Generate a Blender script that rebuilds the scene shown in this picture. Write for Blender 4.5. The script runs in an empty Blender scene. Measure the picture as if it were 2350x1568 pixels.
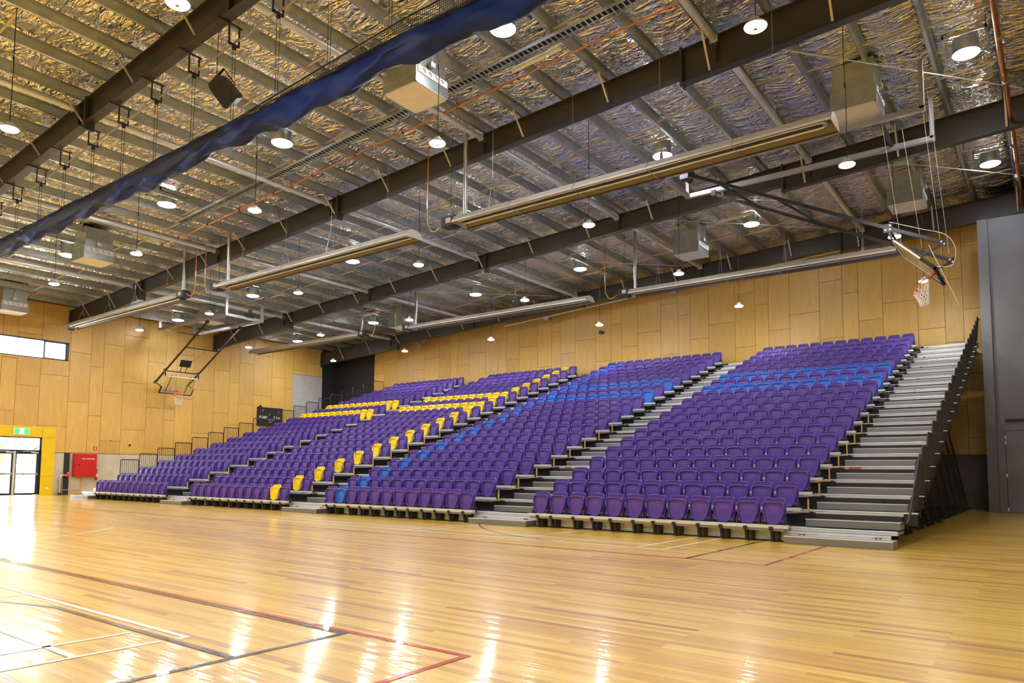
import bpy, math, random
from math import sin, cos, pi, radians, sqrt
from mathutils import Vector, Matrix

C = bpy.context.scene.collection
S = bpy.context.scene
random.seed(7)

# ------------------------------------------------------------------ camera
cam_d = bpy.data.cameras.new('camera')
cam = bpy.data.objects.new('camera', cam_d)
C.objects.link(cam)
CAM = Vector((4.1202, -14.3612, 1.3137))
yaw, pit, roll = -0.64595, 0.07668, 0.00682
fw = Vector((sin(yaw) * cos(pit), cos(yaw) * cos(pit), sin(pit)))
r0 = fw.cross(Vector((0, 0, 1))).normalized()
u0 = r0.cross(fw)
rr = r0 * cos(roll) + u0 * sin(roll)
uu = -r0 * sin(roll) + u0 * cos(roll)
cam.matrix_world = Matrix(((rr.x, uu.x, -fw.x, CAM.x), (rr.y, uu.y, -fw.y, CAM.y), (rr.z, uu.z, -fw.z, CAM.z), (0, 0, 0, 1)))
cam_d.sensor_width = 36
cam_d.lens = 1642.74 / 2350 * 36
cam_d.shift_y = 172.84 / 2350
cam_d.clip_end = 400
S.camera = cam

# ------------------------------------------------------------------ world, exposure
S.view_settings.view_transform = 'Standard'
S.view_settings.look = 'None'
S.view_settings.gamma = 1
S.view_settings.use_curve_mapping = False
S.view_settings.exposure = 0.75
try:
    S.cycles.use_denoising = True
    S.cycles.max_bounces = 8
    S.cycles.diffuse_bounces = 4
    S.cycles.glossy_bounces = 4
    S.cycles.transparent_max_bounces = 12
    S.cycles.sample_clamp_indirect = 6
    S.cycles.caustics_reflective = False
    S.cycles.caustics_refractive = False
except Exception:
    pass
W = bpy.data.worlds.new('sky'); S.world = W; W.use_nodes = True
bg = W.node_tree.nodes['Background']
bg.inputs[0].default_value = (0.93, 0.97, 1.0, 1)
bg.inputs[1].default_value = 14.0
PEND = 350.0      # high-bay lamp strength
TUBE = 85.0       # skylight tube strength

def portal(name, loc, rot, sx, sy):
    l = bpy.data.lights.new(name, 'AREA'); l.shape = 'RECTANGLE'; l.size = sx; l.size_y = sy
    l.cycles.is_portal = True
    o = bpy.data.objects.new(name, l); o.location = loc; o.rotation_euler = rot; C.objects.link(o)
portal('window_daylight_portal', (-36.35, -6.0, 7.3), (0, radians(-90), 0), 1.0, 14.2)
portal('door_daylight_portal', (-36.35, -1.12, 1.45), (0, radians(-90), 0), 2.9, 2.3)
portal('fill_window_portal', (-12.0, -29.4, 8.2), (radians(90), 0, 0), 40.0, 2.6)  # serves the added, unseen window band behind the camera

# ------------------------------------------------------------------ materials
MATS = {}
def nodes(name):
    m = bpy.data.materials.new(name); m.use_nodes = True
    nt = m.node_tree
    return m, nt, nt.nodes['Principled BSDF']
def mat(name, col, rough=.5, metal=0, spec=.5, bump=0, bscale=60, var=0, vscale=3, coat=0, stretch=None):
    if name in MATS: return MATS[name]
    m, nt, b = nodes(name)
    b.inputs['Base Color'].default_value = (*col, 1)
    b.inputs['Roughness'].default_value = rough
    b.inputs['Metallic'].default_value = metal
    b.inputs['Specular IOR Level'].default_value = spec
    b.inputs['Coat Weight'].default_value = coat
    tc = nt.nodes.new('ShaderNodeTexCoord')
    mp = nt.nodes.new('ShaderNodeMapping')
    nt.links.new(tc.outputs['Object'], mp.inputs[0])
    if stretch: mp.inputs['Scale'].default_value = stretch
    n = nt.nodes.new('ShaderNodeTexNoise'); n.inputs['Scale'].default_value = vscale; n.inputs['Detail'].default_value = 6
    nt.links.new(mp.outputs[0], n.inputs['Vector'])
    v = var if var else .06
    mx = nt.nodes.new('ShaderNodeMixRGB'); mx.blend_type = 'MULTIPLY'; mx.inputs[0].default_value = 1
    cr = nt.nodes.new('ShaderNodeMapRange')
    cr.inputs['From Min'].default_value = .3; cr.inputs['From Max'].default_value = .7
    cr.inputs['To Min'].default_value = 1 - v; cr.inputs['To Max'].default_value = 1 + v
    nt.links.new(n.outputs['Fac'], cr.inputs['Value'])
    mx.inputs[1].default_value = (*col, 1)
    nt.links.new(cr.outputs[0], mx.inputs[2])
    nt.links.new(mx.outputs[0], b.inputs['Base Color'])
    if bump:
        n2 = nt.nodes.new('ShaderNodeTexNoise'); n2.inputs['Scale'].default_value = bscale; n2.inputs['Detail'].default_value = 4
        nt.links.new(mp.outputs[0], n2.inputs['Vector'])
        bp = nt.nodes.new('ShaderNodeBump'); bp.inputs['Strength'].default_value = bump; bp.inputs['Distance'].default_value = .01
        nt.links.new(n2.outputs['Fac'], bp.inputs['Height']); nt.links.new(bp.outputs[0], b.inputs['Normal'])
    MATS[name] = m
    return m
def emis(name, col, st):
    m = bpy.data.materials.new(name); m.use_nodes = True; nt = m.node_tree
    for n in list(nt.nodes): nt.nodes.remove(n)
    o = nt.nodes.new('ShaderNodeOutputMaterial'); e = nt.nodes.new('ShaderNodeEmission')
    e.inputs[0].default_value = (*col, 1); e.inputs[1].default_value = st
    nt.links.new(e.outputs[0], o.inputs[0]); MATS[name] = m
    return m

M = dict(
    pushb=mat('satin_push_bar', (.36, .33, .27), .4, .3),
    strut=mat('bright_zinc_tube', (.74, .77, .76), .34, .55, var=.08),
    fascia=mat('silver_fascia', (.80, .82, .86), .4, .1),
    purple=mat('purple_plastic', (.094, .043, .335), .42, bump=.05, bscale=300),
    blue=mat('blue_plastic', (.028, .135, .62), .42, bump=.05, bscale=300),
    yellow=mat('yellow_plastic', (.97, .70, .015), .42, bump=.05, bscale=300),
    black=mat('black_steel', (.012, .012, .013), .45),
    blackp=mat('black_plastic', (.015, .015, .016), .5),
    alu=mat('brushed_aluminium', (.25, .262, .28), .38, .7, var=.08, vscale=8, stretch=(.15, 3, 3)),
    nose=mat('aluminium_nosing', (.66, .68, .71), .38, .25, var=.05),
    deckm=mat('grey_deck', (.25, .25, .245), .6),
    riserm=mat('dark_riser', (.03, .03, .03), .7),
    plyedge=mat('plywood_edge', (.55, .33, .10), .6, var=.2, vscale=20),
    galv=mat('galvanised_steel', (.50, .545, .53), .32, .85, var=.12, vscale=5, bump=.1, bscale=12),
    galvd=mat('spiral_duct_steel', (.60, .62, .62), .28, .95, var=.1),
    beam=mat('bronze_painted_beam', (.040, .033, .025), .42, var=.12),
    beige=mat('pale_brace', (.62, .54, .40), .55, .2),
    greyp=mat('grey_powdercoat', (.36, .36, .37), .4, .3),
    heat=mat('cream_heater_hood', (.72, .69, .63), .4, .3, var=.05),
    heatin=mat('heater_liner', (.17, .145, .115), .45, .5),
    white=mat('white_paint', (.8, .79, .76), .45),
    grille=mat('pale_grille', (.78, .75, .68), .6),
    orange=mat('orange_rim', (.85, .13, .02), .4),
    netw=mat('white_net_cord', (.85, .84, .80), .7),
    copper=mat('copper_pipe', (.72, .27, .08), .28, .9, var=.15),
    red=mat('red_cabinet', (.55, .012, .012), .4),
    redp=mat('red_valve', (.65, .06, .03), .4),
    yel=mat('yellow_wall_panel', (.82, .58, .0), .4),
    conc=mat('pale_blockwork', (.56, .52, .43), .8, var=.1, vscale=2, bump=.2, bscale=40),
    grwall=mat('charcoal_panel', (.155, .158, .18), .5, var=.08, vscale=1.5),
    dgr=mat('dark_base_wall', (.13, .115, .095), .6, var=.12, vscale=2),
    dark=mat('dark_corner_panel', (.016, .017, .021), .55),
    lgrey=mat('light_grey_blind', (.44, .44, .44), .7),
    gap=mat('wall_backing', (.10, .05, .012), .9),
    frame=mat('dark_window_frame', (.04, .04, .045), .4, .3),
    green=emis('exit_green', (.05, .6, .14), 1.6),
    exitw=emis('exit_white', (1, 1, 1), 2.2),
    led=emis('indicator_green', (.1, 1, .2), 4),
    vinyl=mat('blue_vinyl', (.006, .022, .15), .5, spec=.2, var=.25, vscale=1.5, coat=.0, bump=.5, bscale=9),
    hose=mat('yellow_gas_hose', (.7, .5, .02), .4),
    rubber=mat('black_rubber', (.012, .012, .012), .7),
    pend=emis('highbay_lens', (1, .95, .86), PEND),
    tube=emis('skylight_lens', (.90, .93, 1.0), TUBE),
    lredl=mat('red_line_paint', (.60, .035, .02), .25, coat=.6),
    lblack=mat('black_line_paint', (.03, .03, .032), .25, coat=.6),
    lwhite=mat('white_line_paint', (.95, .94, .88), .35, coat=.2),
    paper=mat('white_label', (.7, .7, .7), .6),
    grass=mat('outdoor_paving', (.42, .42, .36), .9),
    leaf=mat('tree_leaves', (.34, .40, .30), .8, var=.5, vscale=6),
)

# ---- floor: strip timber with lacquer
def floor_mat():
    m, nt, b = nodes('lacquered_timber')
    L = nt.links.new
    tc = nt.nodes.new('ShaderNodeTexCoord')
    br = nt.nodes.new('ShaderNodeTexBrick')
    br.offset = .37; br.offset_frequency = 3; br.squash = 1
    br.inputs['Scale'].default_value = 1
    br.inputs['Brick Width'].default_value = 1.7
    br.inputs['Row Height'].default_value = .078
    br.inputs['Mortar Size'].default_value = .0012
    br.inputs['Mortar Smooth'].default_value = .3
    br.inputs['Bias'].default_value = 0
    br.inputs['Color1'].default_value = (0, 0, 0, 1); br.inputs['Color2'].default_value = (1, 1, 1, 1)
    br.inputs['Mortar'].default_value = (.35, .35, .35, 1)
    L(tc.outputs['Object'], br.inputs['Vector'])
    bw = nt.nodes.new('ShaderNodeRGBToBW'); L(br.outputs['Color'], bw.inputs[0])
    ramp = nt.nodes.new('ShaderNodeValToRGB')
    e = ramp.color_ramp.elements
    e[0].position = 0; e[0].color = (.47, .22, .026, 1)
    e[1].position = 1; e[1].color = (.96, .66, .125, 1)
    for p, c in ((.10, (.68, .37, .042, 1)), (.42, (.82, .485, .062, 1)), (.7, (.90, .56, .082, 1))):
        k = e.new(p); k.color = c
    L(bw.outputs[0], ramp.inputs[0])
    mp = nt.nodes.new('ShaderNodeMapping'); mp.inputs['Scale'].default_value = (.7, 26, 1); L(tc.outputs['Object'], mp.inputs[0])
    n = nt.nodes.new('ShaderNodeTexNoise'); n.inputs['Scale'].default_value = 1.6; n.inputs['Detail'].default_value = 8; n.inputs['Distortion'].default_value = .4
    L(mp.outputs[0], n.inputs['Vector'])
    mr = nt.nodes.new('ShaderNodeMapRange'); mr.inputs['From Min'].default_value = .3; mr.inputs['From Max'].default_value = .7
    mr.inputs['To Min'].default_value = .80; mr.inputs['To Max'].default_value = 1.14
    L(n.outputs['Fac'], mr.inputs[0])
    mx = nt.nodes.new('ShaderNodeMixRGB'); mx.blend_type = 'MULTIPLY'; mx.inputs[0].default_value = 1
    L(ramp.outputs[0], mx.inputs[1]); L(mr.outputs[0], mx.inputs[2])
    L(mx.outputs[0], b.inputs['Base Color'])
    b.inputs['Roughness'].default_value = .30
    b.inputs['Specular IOR Level'].default_value = .5
    b.inputs['Coat Weight'].default_value = .62
    b.inputs['Coat Roughness'].default_value = .085
    b.inputs['Coat IOR'].default_value = 1.45
    # slow undulation of each strip's lacquer: smears reflections towards the viewer
    mp2 = nt.nodes.new('ShaderNodeMapping'); mp2.inputs['Scale'].default_value = (.7, 11, 1); L(tc.outputs['Object'], mp2.inputs[0])
    n2 = nt.nodes.new('ShaderNodeTexNoise'); n2.inputs['Scale'].default_value = 1.0; n2.inputs['Detail'].default_value = 3
    L(mp2.outputs[0], n2.inputs['Vector'])
    bp = nt.nodes.new('ShaderNodeBump'); bp.inputs['Strength'].default_value = 1; bp.inputs['Distance'].default_value = .0042
    L(n2.outputs['Fac'], bp.inputs['Height']); L(bp.outputs[0], b.inputs['Coat Normal']); L(bp.outputs[0], b.inputs['Normal'])
    return m
M['floor'] = floor_mat()

def ply_mat():
    m, nt, b = nodes('birch_plywood'); L = nt.links.new
    tc = nt.nodes.new('ShaderNodeTexCoord')
    at = nt.nodes.new('ShaderNodeAttribute'); at.attribute_name = 'tone'
    add = nt.nodes.new('ShaderNodeVectorMath'); add.operation = 'ADD'; L(tc.outputs['Object'], add.inputs[0])
    sc = nt.nodes.new('ShaderNodeVectorMath'); sc.operation = 'SCALE'; sc.inputs['Scale'].default_value = 37; L(at.outputs['Color'], sc.inputs[0]); L(sc.outputs[0], add.inputs[1])
    mp = nt.nodes.new('ShaderNodeMapping'); mp.inputs['Scale'].default_value = (5, 5, .8); L(add.outputs[0], mp.inputs[0])
    n = nt.nodes.new('ShaderNodeTexNoise'); n.inputs['Scale'].default_value = 1.2; n.inputs['Detail'].default_value = 8; n.inputs['Distortion'].default_value = 1.2
    L(mp.outputs[0], n.inputs['Vector'])
    n3 = nt.nodes.new('ShaderNodeTexNoise'); n3.inputs['Scale'].default_value = 9; n3.inputs['Detail'].default_value = 8
    L(mp.outputs[0], n3.inputs['Vector'])
    ramp = nt.nodes.new('ShaderNodeValToRGB'); e = ramp.color_ramp.elements
    e[0].position = .2; e[0].color = (.60, .355, .080, 1); e[1].position = .8; e[1].color = (.73, .465, .125, 1)
    L(n.outputs['Fac'], ramp.inputs[0])
    mr = nt.nodes.new('ShaderNodeMapRange'); mr.inputs['To Min'].default_value = .86; mr.inputs['To Max'].default_value = 1.10
    L(at.outputs['Fac'], mr.inputs[0])
    mr2 = nt.nodes.new('ShaderNodeMapRange'); mr2.inputs['From Min'].default_value = .3; mr2.inputs['From Max'].default_value = .7; mr2.inputs['To Min'].default_value = .93; mr2.inputs['To Max'].default_value = 1.06
    L(n3.outputs['Fac'], mr2.inputs[0])
    mu = nt.nodes.new('ShaderNodeMath'); mu.operation = 'MULTIPLY'; L(mr.outputs[0], mu.inputs[0]); L(mr2.outputs[0], mu.inputs[1])
    mx = nt.nodes.new('ShaderNodeMixRGB'); mx.blend_type = 'MULTIPLY'; mx.inputs[0].default_value = 1
    L(ramp.outputs[0], mx.inputs[1]); L(mu.outputs[0], mx.inputs[2]); L(mx.outputs[0], b.inputs['Base Color'])
    b.inputs['Roughness'].default_value = .42
    return m
M['ply'] = ply_mat()

def foil_mat():
    m, nt, b = nodes('reflective_foil_insulation'); L = nt.links.new
    b.inputs['Metallic'].default_value = 1
    tc = nt.nodes.new('ShaderNodeTexCoord')
    # safety mesh wires every 0.3 m by 0.15 m
    sep = nt.nodes.new('ShaderNodeSeparateXYZ'); L(tc.outputs['Object'], sep.inputs[0])
    def line(sock, per, w):
        a = nt.nodes.new('ShaderNodeMath'); a.operation = 'DIVIDE'; a.inputs[1].default_value = per; L(sock, a.inputs[0])
        f = nt.nodes.new('ShaderNodeMath'); f.operation = 'FRACT'; L(a.outputs[0], f.inputs[0])
        c = nt.nodes.new('ShaderNodeMath'); c.operation = 'LESS_THAN'; c.inputs[1].default_value = w / per; L(f.outputs[0], c.inputs[0])
        return c.outputs[0]
    l1 = line(sep.outputs[0], .15, .006); l2 = line(sep.outputs[1], .3, .008)
    mxx = nt.nodes.new('ShaderNodeMath'); mxx.operation = 'MAXIMUM'; L(l1, mxx.inputs[0]); L(l2, mxx.inputs[1])
    mix = nt.nodes.new('ShaderNodeMixRGB'); mix.inputs[1].default_value = (.98, .955, .90, 1); mix.inputs[2].default_value = (.5, .46, .38, 1)
    L(mxx.outputs[0], mix.inputs[0]); L(mix.outputs[0], b.inputs['Base Color'])
    b.inputs['Roughness'].default_value = .075
    # crumpled foil: flat facets between sharp creases
    def ridged(scale, vec, dist):
        mp = nt.nodes.new('ShaderNodeMapping'); mp.inputs['Scale'].default_value = vec; L(tc.outputs['Object'], mp.inputs[0])
        n = nt.nodes.new('ShaderNodeTexNoise'); n.inputs['Scale'].default_value = scale; n.inputs['Detail'].default_value = 1.5; n.inputs['Distortion'].default_value = dist
        L(mp.outputs[0], n.inputs['Vector'])
        a = nt.nodes.new('ShaderNodeMath'); a.operation = 'SUBTRACT'; a.inputs[1].default_value = .5; L(n.outputs['Fac'], a.inputs[0])
        c = nt.nodes.new('ShaderNodeMath'); c.operation = 'ABSOLUTE'; L(a.outputs[0], c.inputs[0])
        return c.outputs[0]
    r1 = ridged(1.35, (1, 2.6, 1), 1.2); r2 = ridged(4.2, (1, 2.8, 1), .8)
    ad = nt.nodes.new('ShaderNodeMath'); ad.operation = 'MULTIPLY_ADD'; ad.inputs[1].default_value = .27; L(r2, ad.inputs[0]); L(r1, ad.inputs[2])
    bp = nt.nodes.new('ShaderNodeBump'); bp.inputs['Strength'].default_value = 1; bp.inputs['Distance'].default_value = .20
    L(ad.outputs[0], bp.inputs['Height']); L(bp.outputs[0], b.inputs['Normal'])
    return m
M['foil'] = foil_mat()

def glass_mat(name, tint=(.95, .98, .97), alpha=.12):
    m, nt, b = nodes(name); L = nt.links.new
    out = nt.nodes['Material Output']
    tr = nt.nodes.new('ShaderNodeBsdfTransparent'); tr.inputs[0].default_value = (*tint, 1)
    gl = nt.nodes.new('ShaderNodeBsdfGlossy'); gl.inputs['Roughness'].default_value = .03
    fr = nt.nodes.new('ShaderNodeFresnel'); fr.inputs[0].default_value = 1.45
    ad = nt.nodes.new('ShaderNodeMath'); ad.operation = 'ADD'; ad.inputs[1].default_value = alpha * .3; L(fr.outputs[0], ad.inputs[0])
    ms = nt.nodes.new('ShaderNodeMixShader'); L(ad.outputs[0], ms.inputs[0]); L(tr.outputs[0], ms.inputs[1]); L(gl.outputs[0], ms.inputs[2])
    L(ms.outputs[0], out.inputs[0])
    return m
M['glass'] = glass_mat('clear_glazing', (1, 1, 1), .0)
M['tinted'] = glass_mat('fill_window_glazing', (.15, .152, .15), 0)  # dark tint holds down the fill from the added window band
M['bglass'] = glass_mat('backboard_glass', (.965, .985, .965), .05)

def net_mat():
    m, nt, b = nodes('black_netting'); L = nt.links.new
    out = nt.nodes['Material Output']
    b.inputs['Base Color'].default_value = (.006, .006, .008, 1); b.inputs['Roughness'].default_value = .6
    tc = nt.nodes.new('ShaderNodeTexCoord'); sep = nt.nodes.new('ShaderNodeSeparateXYZ'); L(tc.outputs['UV'], sep.inputs[0])
    outs = []
    for k in (0, 1):
        f = nt.nodes.new('ShaderNodeMath'); f.operation = 'FRACT'; L(sep.outputs[k], f.inputs[0])
        c = nt.nodes.new('ShaderNodeMath'); c.operation = 'LESS_THAN'; c.inputs[1].default_value = .22; L(f.outputs[0], c.inputs[0]); outs.append(c.outputs[0])
    mx = nt.nodes.new('ShaderNodeMath'); mx.operation = 'MAXIMUM'; L(outs[0], mx.inputs[0]); L(outs[1], mx.inputs[1])
    tr = nt.nodes.new('ShaderNodeBsdfTransparent')
    ms = nt.nodes.new('ShaderNodeMixShader'); L(mx.outputs[0], ms.inputs[0]); L(tr.outputs[0], ms.inputs[1]); L(b.outputs[0], ms.inputs[2])
    L(ms.outputs[0], out.inputs[0])
    return m
M['net'] = net_mat()

# ------------------------------------------------------------------ mesh builder
class MB:
    def __init__(s): s.v = []; s.f = []; s.uv = None; s.tone = None
    def add(s, vs, fs):
        n = len(s.v); s.v += [tuple(p) for p in vs]; s.f += [tuple(i + n for i in f) for f in fs]
        return s
    def box(s, x0, x1, y0, y1, z0, z1):
        return s.add([(x0, y0, z0), (x1, y0, z0), (x1, y1, z0), (x0, y1, z0), (x0, y0, z1), (x1, y0, z1), (x1, y1, z1), (x0, y1, z1)],
                     [(0, 3, 2, 1), (4, 5, 6, 7), (0, 1, 5, 4), (1, 2, 6, 5), (2, 3, 7, 6), (3, 0, 4, 7)])
    def bar(s, a, b, w, h, up=(0, 0, 1)):
        a = Vector(a); b = Vector(b); d = (b - a).normalized(); up = Vector(up)
        if abs(d.dot(up)) > .98: up = Vector((0, 1, 0))
        x = d.cross(up).normalized() * w / 2; y = x.normalized().cross(d).normalized() * h / 2
        vs = [p + i * x + j * y for p in (a, b) for i, j in ((-1, -1), (1, -1), (1, 1), (-1, 1))]
        return s.add(vs, [(3, 2, 1, 0), (4, 5, 6, 7), (0, 1, 5, 4), (1, 2, 6, 5), (2, 3, 7, 6), (3, 0, 4, 7)])
    def tube(s, path, r, n=8, cap=True, closed=False):
        P = [Vector(p) for p in path]; k = len(P); vs = []
        ref = None
        for i, p in enumerate(P):
            if closed: d = (P[(i + 1) % k] - P[i - 1]).normalized()
            else: d = (P[min(i + 1, k - 1)] - P[max(i - 1, 0)]).normalized()
            if ref is None:
                up = Vector((0, 0, 1)) if abs(d.z) < .9 else Vector((0, 1, 0))
                a = d.cross(up).normalized()
            else:
                a = (ref - d * ref.dot(d)).normalized()
            ref = a; b = d.cross(a)
            q = r[i] if isinstance(r, (list, tuple)) else r
            vs += [p + (a * cos(2 * pi * j / n) + b * sin(2 * pi * j / n)) * q for j in range(n)]
        fs = []
        for i in range(k if closed else k - 1):
            i2 = (i + 1) % k
            fs += [(i * n + j, i * n + (j + 1) % n, i2 * n + (j + 1) % n, i2 * n + j) for j in range(n)]
        if cap and not closed:
            fs += [tuple(range(n))[::-1], tuple((k - 1) * n + j for j in range(n))]
        return s.add(vs, fs)
    def prism(s, prof, axis, a, b):
        n = len(prof); vs = []
        for t in (a, b):
            for p, q in prof:
                vs.append({'x': (t, p, q), 'y': (p, t, q), 'z': (p, q, t)}[axis])
        fs = [(i, (i + 1) % n, n + (i + 1) % n, n + i) for i in range(n)] + [tuple(range(n))[::-1], tuple(range(n, 2 * n))]
        return s.add(vs, fs)
    def mesh(s, name, m, off=(0, 0, 0), smooth=False):
        me = bpy.data.meshes.new(name)
        ox, oy, oz = off
        me.from_pydata([(x - ox, y - oy, z - oz) for x, y, z in s.v], [], s.f)
        for mm in (m if isinstance(m, list) else [m]): me.materials.append(mm)
        if smooth:
            me.polygons.foreach_set('use_smooth', [True] * len(me.polygons))
            me.update()
            try: me.set_sharp_from_angle(angle=radians(38))
            except Exception: pass
        me.update()
        return me

def mkobj(name, me, loc=(0, 0, 0), parent=None):
    o = bpy.data.objects.new(name, me); C.objects.link(o); o.location = loc
    if parent: o.parent = parent
    return o
def wloc(o):
    v = Vector(o.location)
    while o.parent: o = o.parent; v += Vector(o.location)
    return v
def tag(o, label, cat, group=None, kind=None):
    o['label'] = label; o['category'] = cat
    if group: o['group'] = group
    if kind: o['kind'] = kind
    return o
def thing(name, label, cat, loc, group=None, kind=None):
    o = bpy.data.objects.new(name, None); o.empty_display_size = .1; C.objects.link(o); o.location = loc
    return tag(o, label, cat, group, kind)
def part(name, mb, m, parent, smooth=False, label=None):
    off = wloc(parent)
    o = mkobj(name, mb.mesh(name, m, off, smooth), (0, 0, 0), parent)
    if label: o['label'] = label
    return o
def solo(name, mb, m, label, cat, loc=(0, 0, 0), group=None, kind=None, smooth=False):
    o = mkobj(name, mb.mesh(name, m, loc, smooth), loc)
    return tag(o, label, cat, group, kind)
def text(s, size, loc, rot, m, parent, name='lettering', align='CENTER', sx=1.0):
    cu = bpy.data.curves.new(name, 'FONT'); cu.body = s; cu.size = size; cu.extrude = .002; cu.align_x = align; cu.align_y = 'CENTER'; cu.offset = size * .02
    cu.materials.append(m)
    tmp = bpy.data.objects.new(name, cu); C.objects.link(tmp)
    dg = bpy.context.evaluated_depsgraph_get(); dg.update()
    me = bpy.data.meshes.new_from_object(tmp.evaluated_get(dg), depsgraph=dg); me.name = name
    bpy.data.objects.remove(tmp)
    o = bpy.data.objects.new(name, me); C.objects.link(o); o.parent = parent
    if not me.materials: me.materials.append(m)
    o.location = Vector(loc) - wloc(parent); o.rotation_euler = rot; o.scale = (sx, 1, 1)
    return o
ONX = (radians(90), 0, radians(90))   # lettering on a wall that faces +X

ORD = 'first second third fourth fifth sixth seventh eighth ninth tenth eleventh twelfth thirteenth fourteenth fifteenth sixteenth seventeenth eighteenth nineteenth twentieth twenty-first twenty-second twenty-third twenty-fourth twenty-fifth twenty-sixth twenty-seventh twenty-eighth twenty-ninth thirtieth thirty-first thirty-second thirty-third thirty-fourth thirty-fifth thirty-sixth thirty-seventh thirty-eighth thirty-ninth fortieth'.split()

# ------------------------------------------------------------------ setting
XL, YB, XR, YF = -36.0, 18.4, 11.0, -29.0
def top(x): return 9.44 + .056 * (x + 35.7)       # top of the main beams
PH = .25                                           # purlin depth
def foil_z(x): return top(x) + PH + .05

fl = solo('floor', MB().box(XL - .4, XR + .4, YF - .4, YB + .3, -.12, 0), M['floor'], 'glossy honey timber strip floor with painted court lines', 'floor', kind='structure')

def strip(mb, pts, w):
    P = [Vector((x, y, 0)) for x, y in pts]; L = []; R = []
    for i, p in enumerate(P):
        d1 = (P[i] - P[i - 1]).normalized() if i else None
        d2 = (P[i + 1] - P[i]).normalized() if i < len(P) - 1 else None
        d = ((d1 or d2) + (d2 or d1)).normalized()
        nrm = Vector((-d.y, d.x, 0)); k = 1.0
        if d1 and d2: k = 1 / max(.35, nrm.dot(Vector((-d1.y, d1.x, 0))))
        L.append(p + nrm * w / 2 * k); R.append(p - nrm * w / 2 * k)
    z0, z1 = .0006, .003
    n = len(P); vs = [(q.x, q.y, z1) for q in L] + [(q.x, q.y, z1) for q in R]
    fs = [(i, n + i, n + i + 1, i + 1) for i in range(n - 1)]
    mb.add(vs, fs)
def arc(cx, cy, r, a0, a1, n=40): return [(cx + r * cos(radians(a0 + (a1 - a0) * i / n)), cy + r * sin(radians(a0 + (a1 - a0) * i / n))) for i in range(n + 1)]
mb = MB()
strip(mb, [(-35, -10.385), (.73, -10.385), (.73, -28)], .055)
strip(mb, [(-35, -3.82), (.77, -3.85), (.77, 3)], .05)
part('red_line', mb, M['lredl'], fl)
mb = MB()
strip(mb, [(-35, -10.455), (-.51, -10.455), (-.51, -28)], .055)
strip(mb, [(-.53, -11.44), (-3.45, -11.44)] + arc(-2.08, -18.04, 6.75, 101.7, 200), .055)
strip(mb, [(-.45, -3.80), (-.44, 3)], .05)
strip(mb, [(-3.6, -2.83)] + arc(-2.08, 3.75, 6.75, 256.5, 200), .045)
part('black_line', mb, M['lblack'], fl)
mb = MB()
strip(mb, [(-34, -11.31), (-1.37, -11.31), (-1.37, -11.39)], .05)
strip(mb, [(-1.88, -11.33), (-1.88, -11.40)], .045)
strip(mb, [(-1.87, -11.50), (-1.87, -24)], .045)
strip(mb, [(-1.385, -11.50), (-1.385, -24)], .045)
strip(mb, [(-34, -12.11), (-1.40, -12.11)], .06)
strip(mb, [(-4.5, -11.36), (-4.5, -11.9)], .045)
strip(mb, [(-13, -2.86), (-1.29, -2.86), (-1.27, 3)], .045)
strip(mb, [(-1.80, -2.8), (-1.76, 3)], .045)
strip(mb, [(-13, -2.33), (-1.80, -2.2)], .04)
strip(mb, [(-7.55, -2.86), (-7.55, 1)], .04)
strip(mb, [(-7.15, -2.86), (-7.2, 1)], .04)
strip(mb, [(-4.44, -2.84), (-4.37, 1)], .04)
strip(mb, [(-11.0, -8.95), (-11.3, -8.55), (-11.62, -8.0), (-12.1, -7.45), (-12.75, -6.8)], .05)
part('white_line', mb, M['lwhite'], fl)

# ceiling foil, sagging between purlins
PX0, PSP = -7.1, 1.325
def ceil_mesh():
    nx, ny = 376, 240; vs = []; fs = []
    rnd = random.Random(3)
    for j in range(ny + 1):
        y = YF - .3 + (YB + .6 - YF) * j / ny
        for i in range(nx + 1):
            x = XL - .3 + (XR + .6 - XL) * i / nx
            t = ((x - PX0) / PSP) % 1.0
            sag = .07 * sin(pi * t) ** .7 * (1 + .35 * sin(y * 2.1 + int((x - PX0) / PSP) * 2.3)) + .012 * sin(x * 9 + y * 5) * sin(y * 7)
            vs.append((x, y, foil_z(x) + .03 - sag))
    for j in range(ny):
        for i in range(nx):
            a = j * (nx + 1) + i; fs.append((a, a + nx + 1, a + nx + 2, a + 1))
    m = MB(); m.v = vs; m.f = fs
    return m
ce = solo('ceiling', ceil_mesh(), M['foil'], 'crumpled silver foil insulation lining the sloping roof', 'ceiling', kind='structure', smooth=True)
solo('roof', MB().add([(XL - .5, YF - .5, foil_z(XL) + .12), (XR + .5, YF - .5, foil_z(XR) + .15), (XR + .5, YB + .5, foil_z(XR) + .15), (XL - .5, YB + .5, foil_z(XL) + .12)], [(0, 1, 2, 3)]), M['galv'], 'metal roof sheeting above the foil insulation', 'roof', kind='structure')

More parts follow.
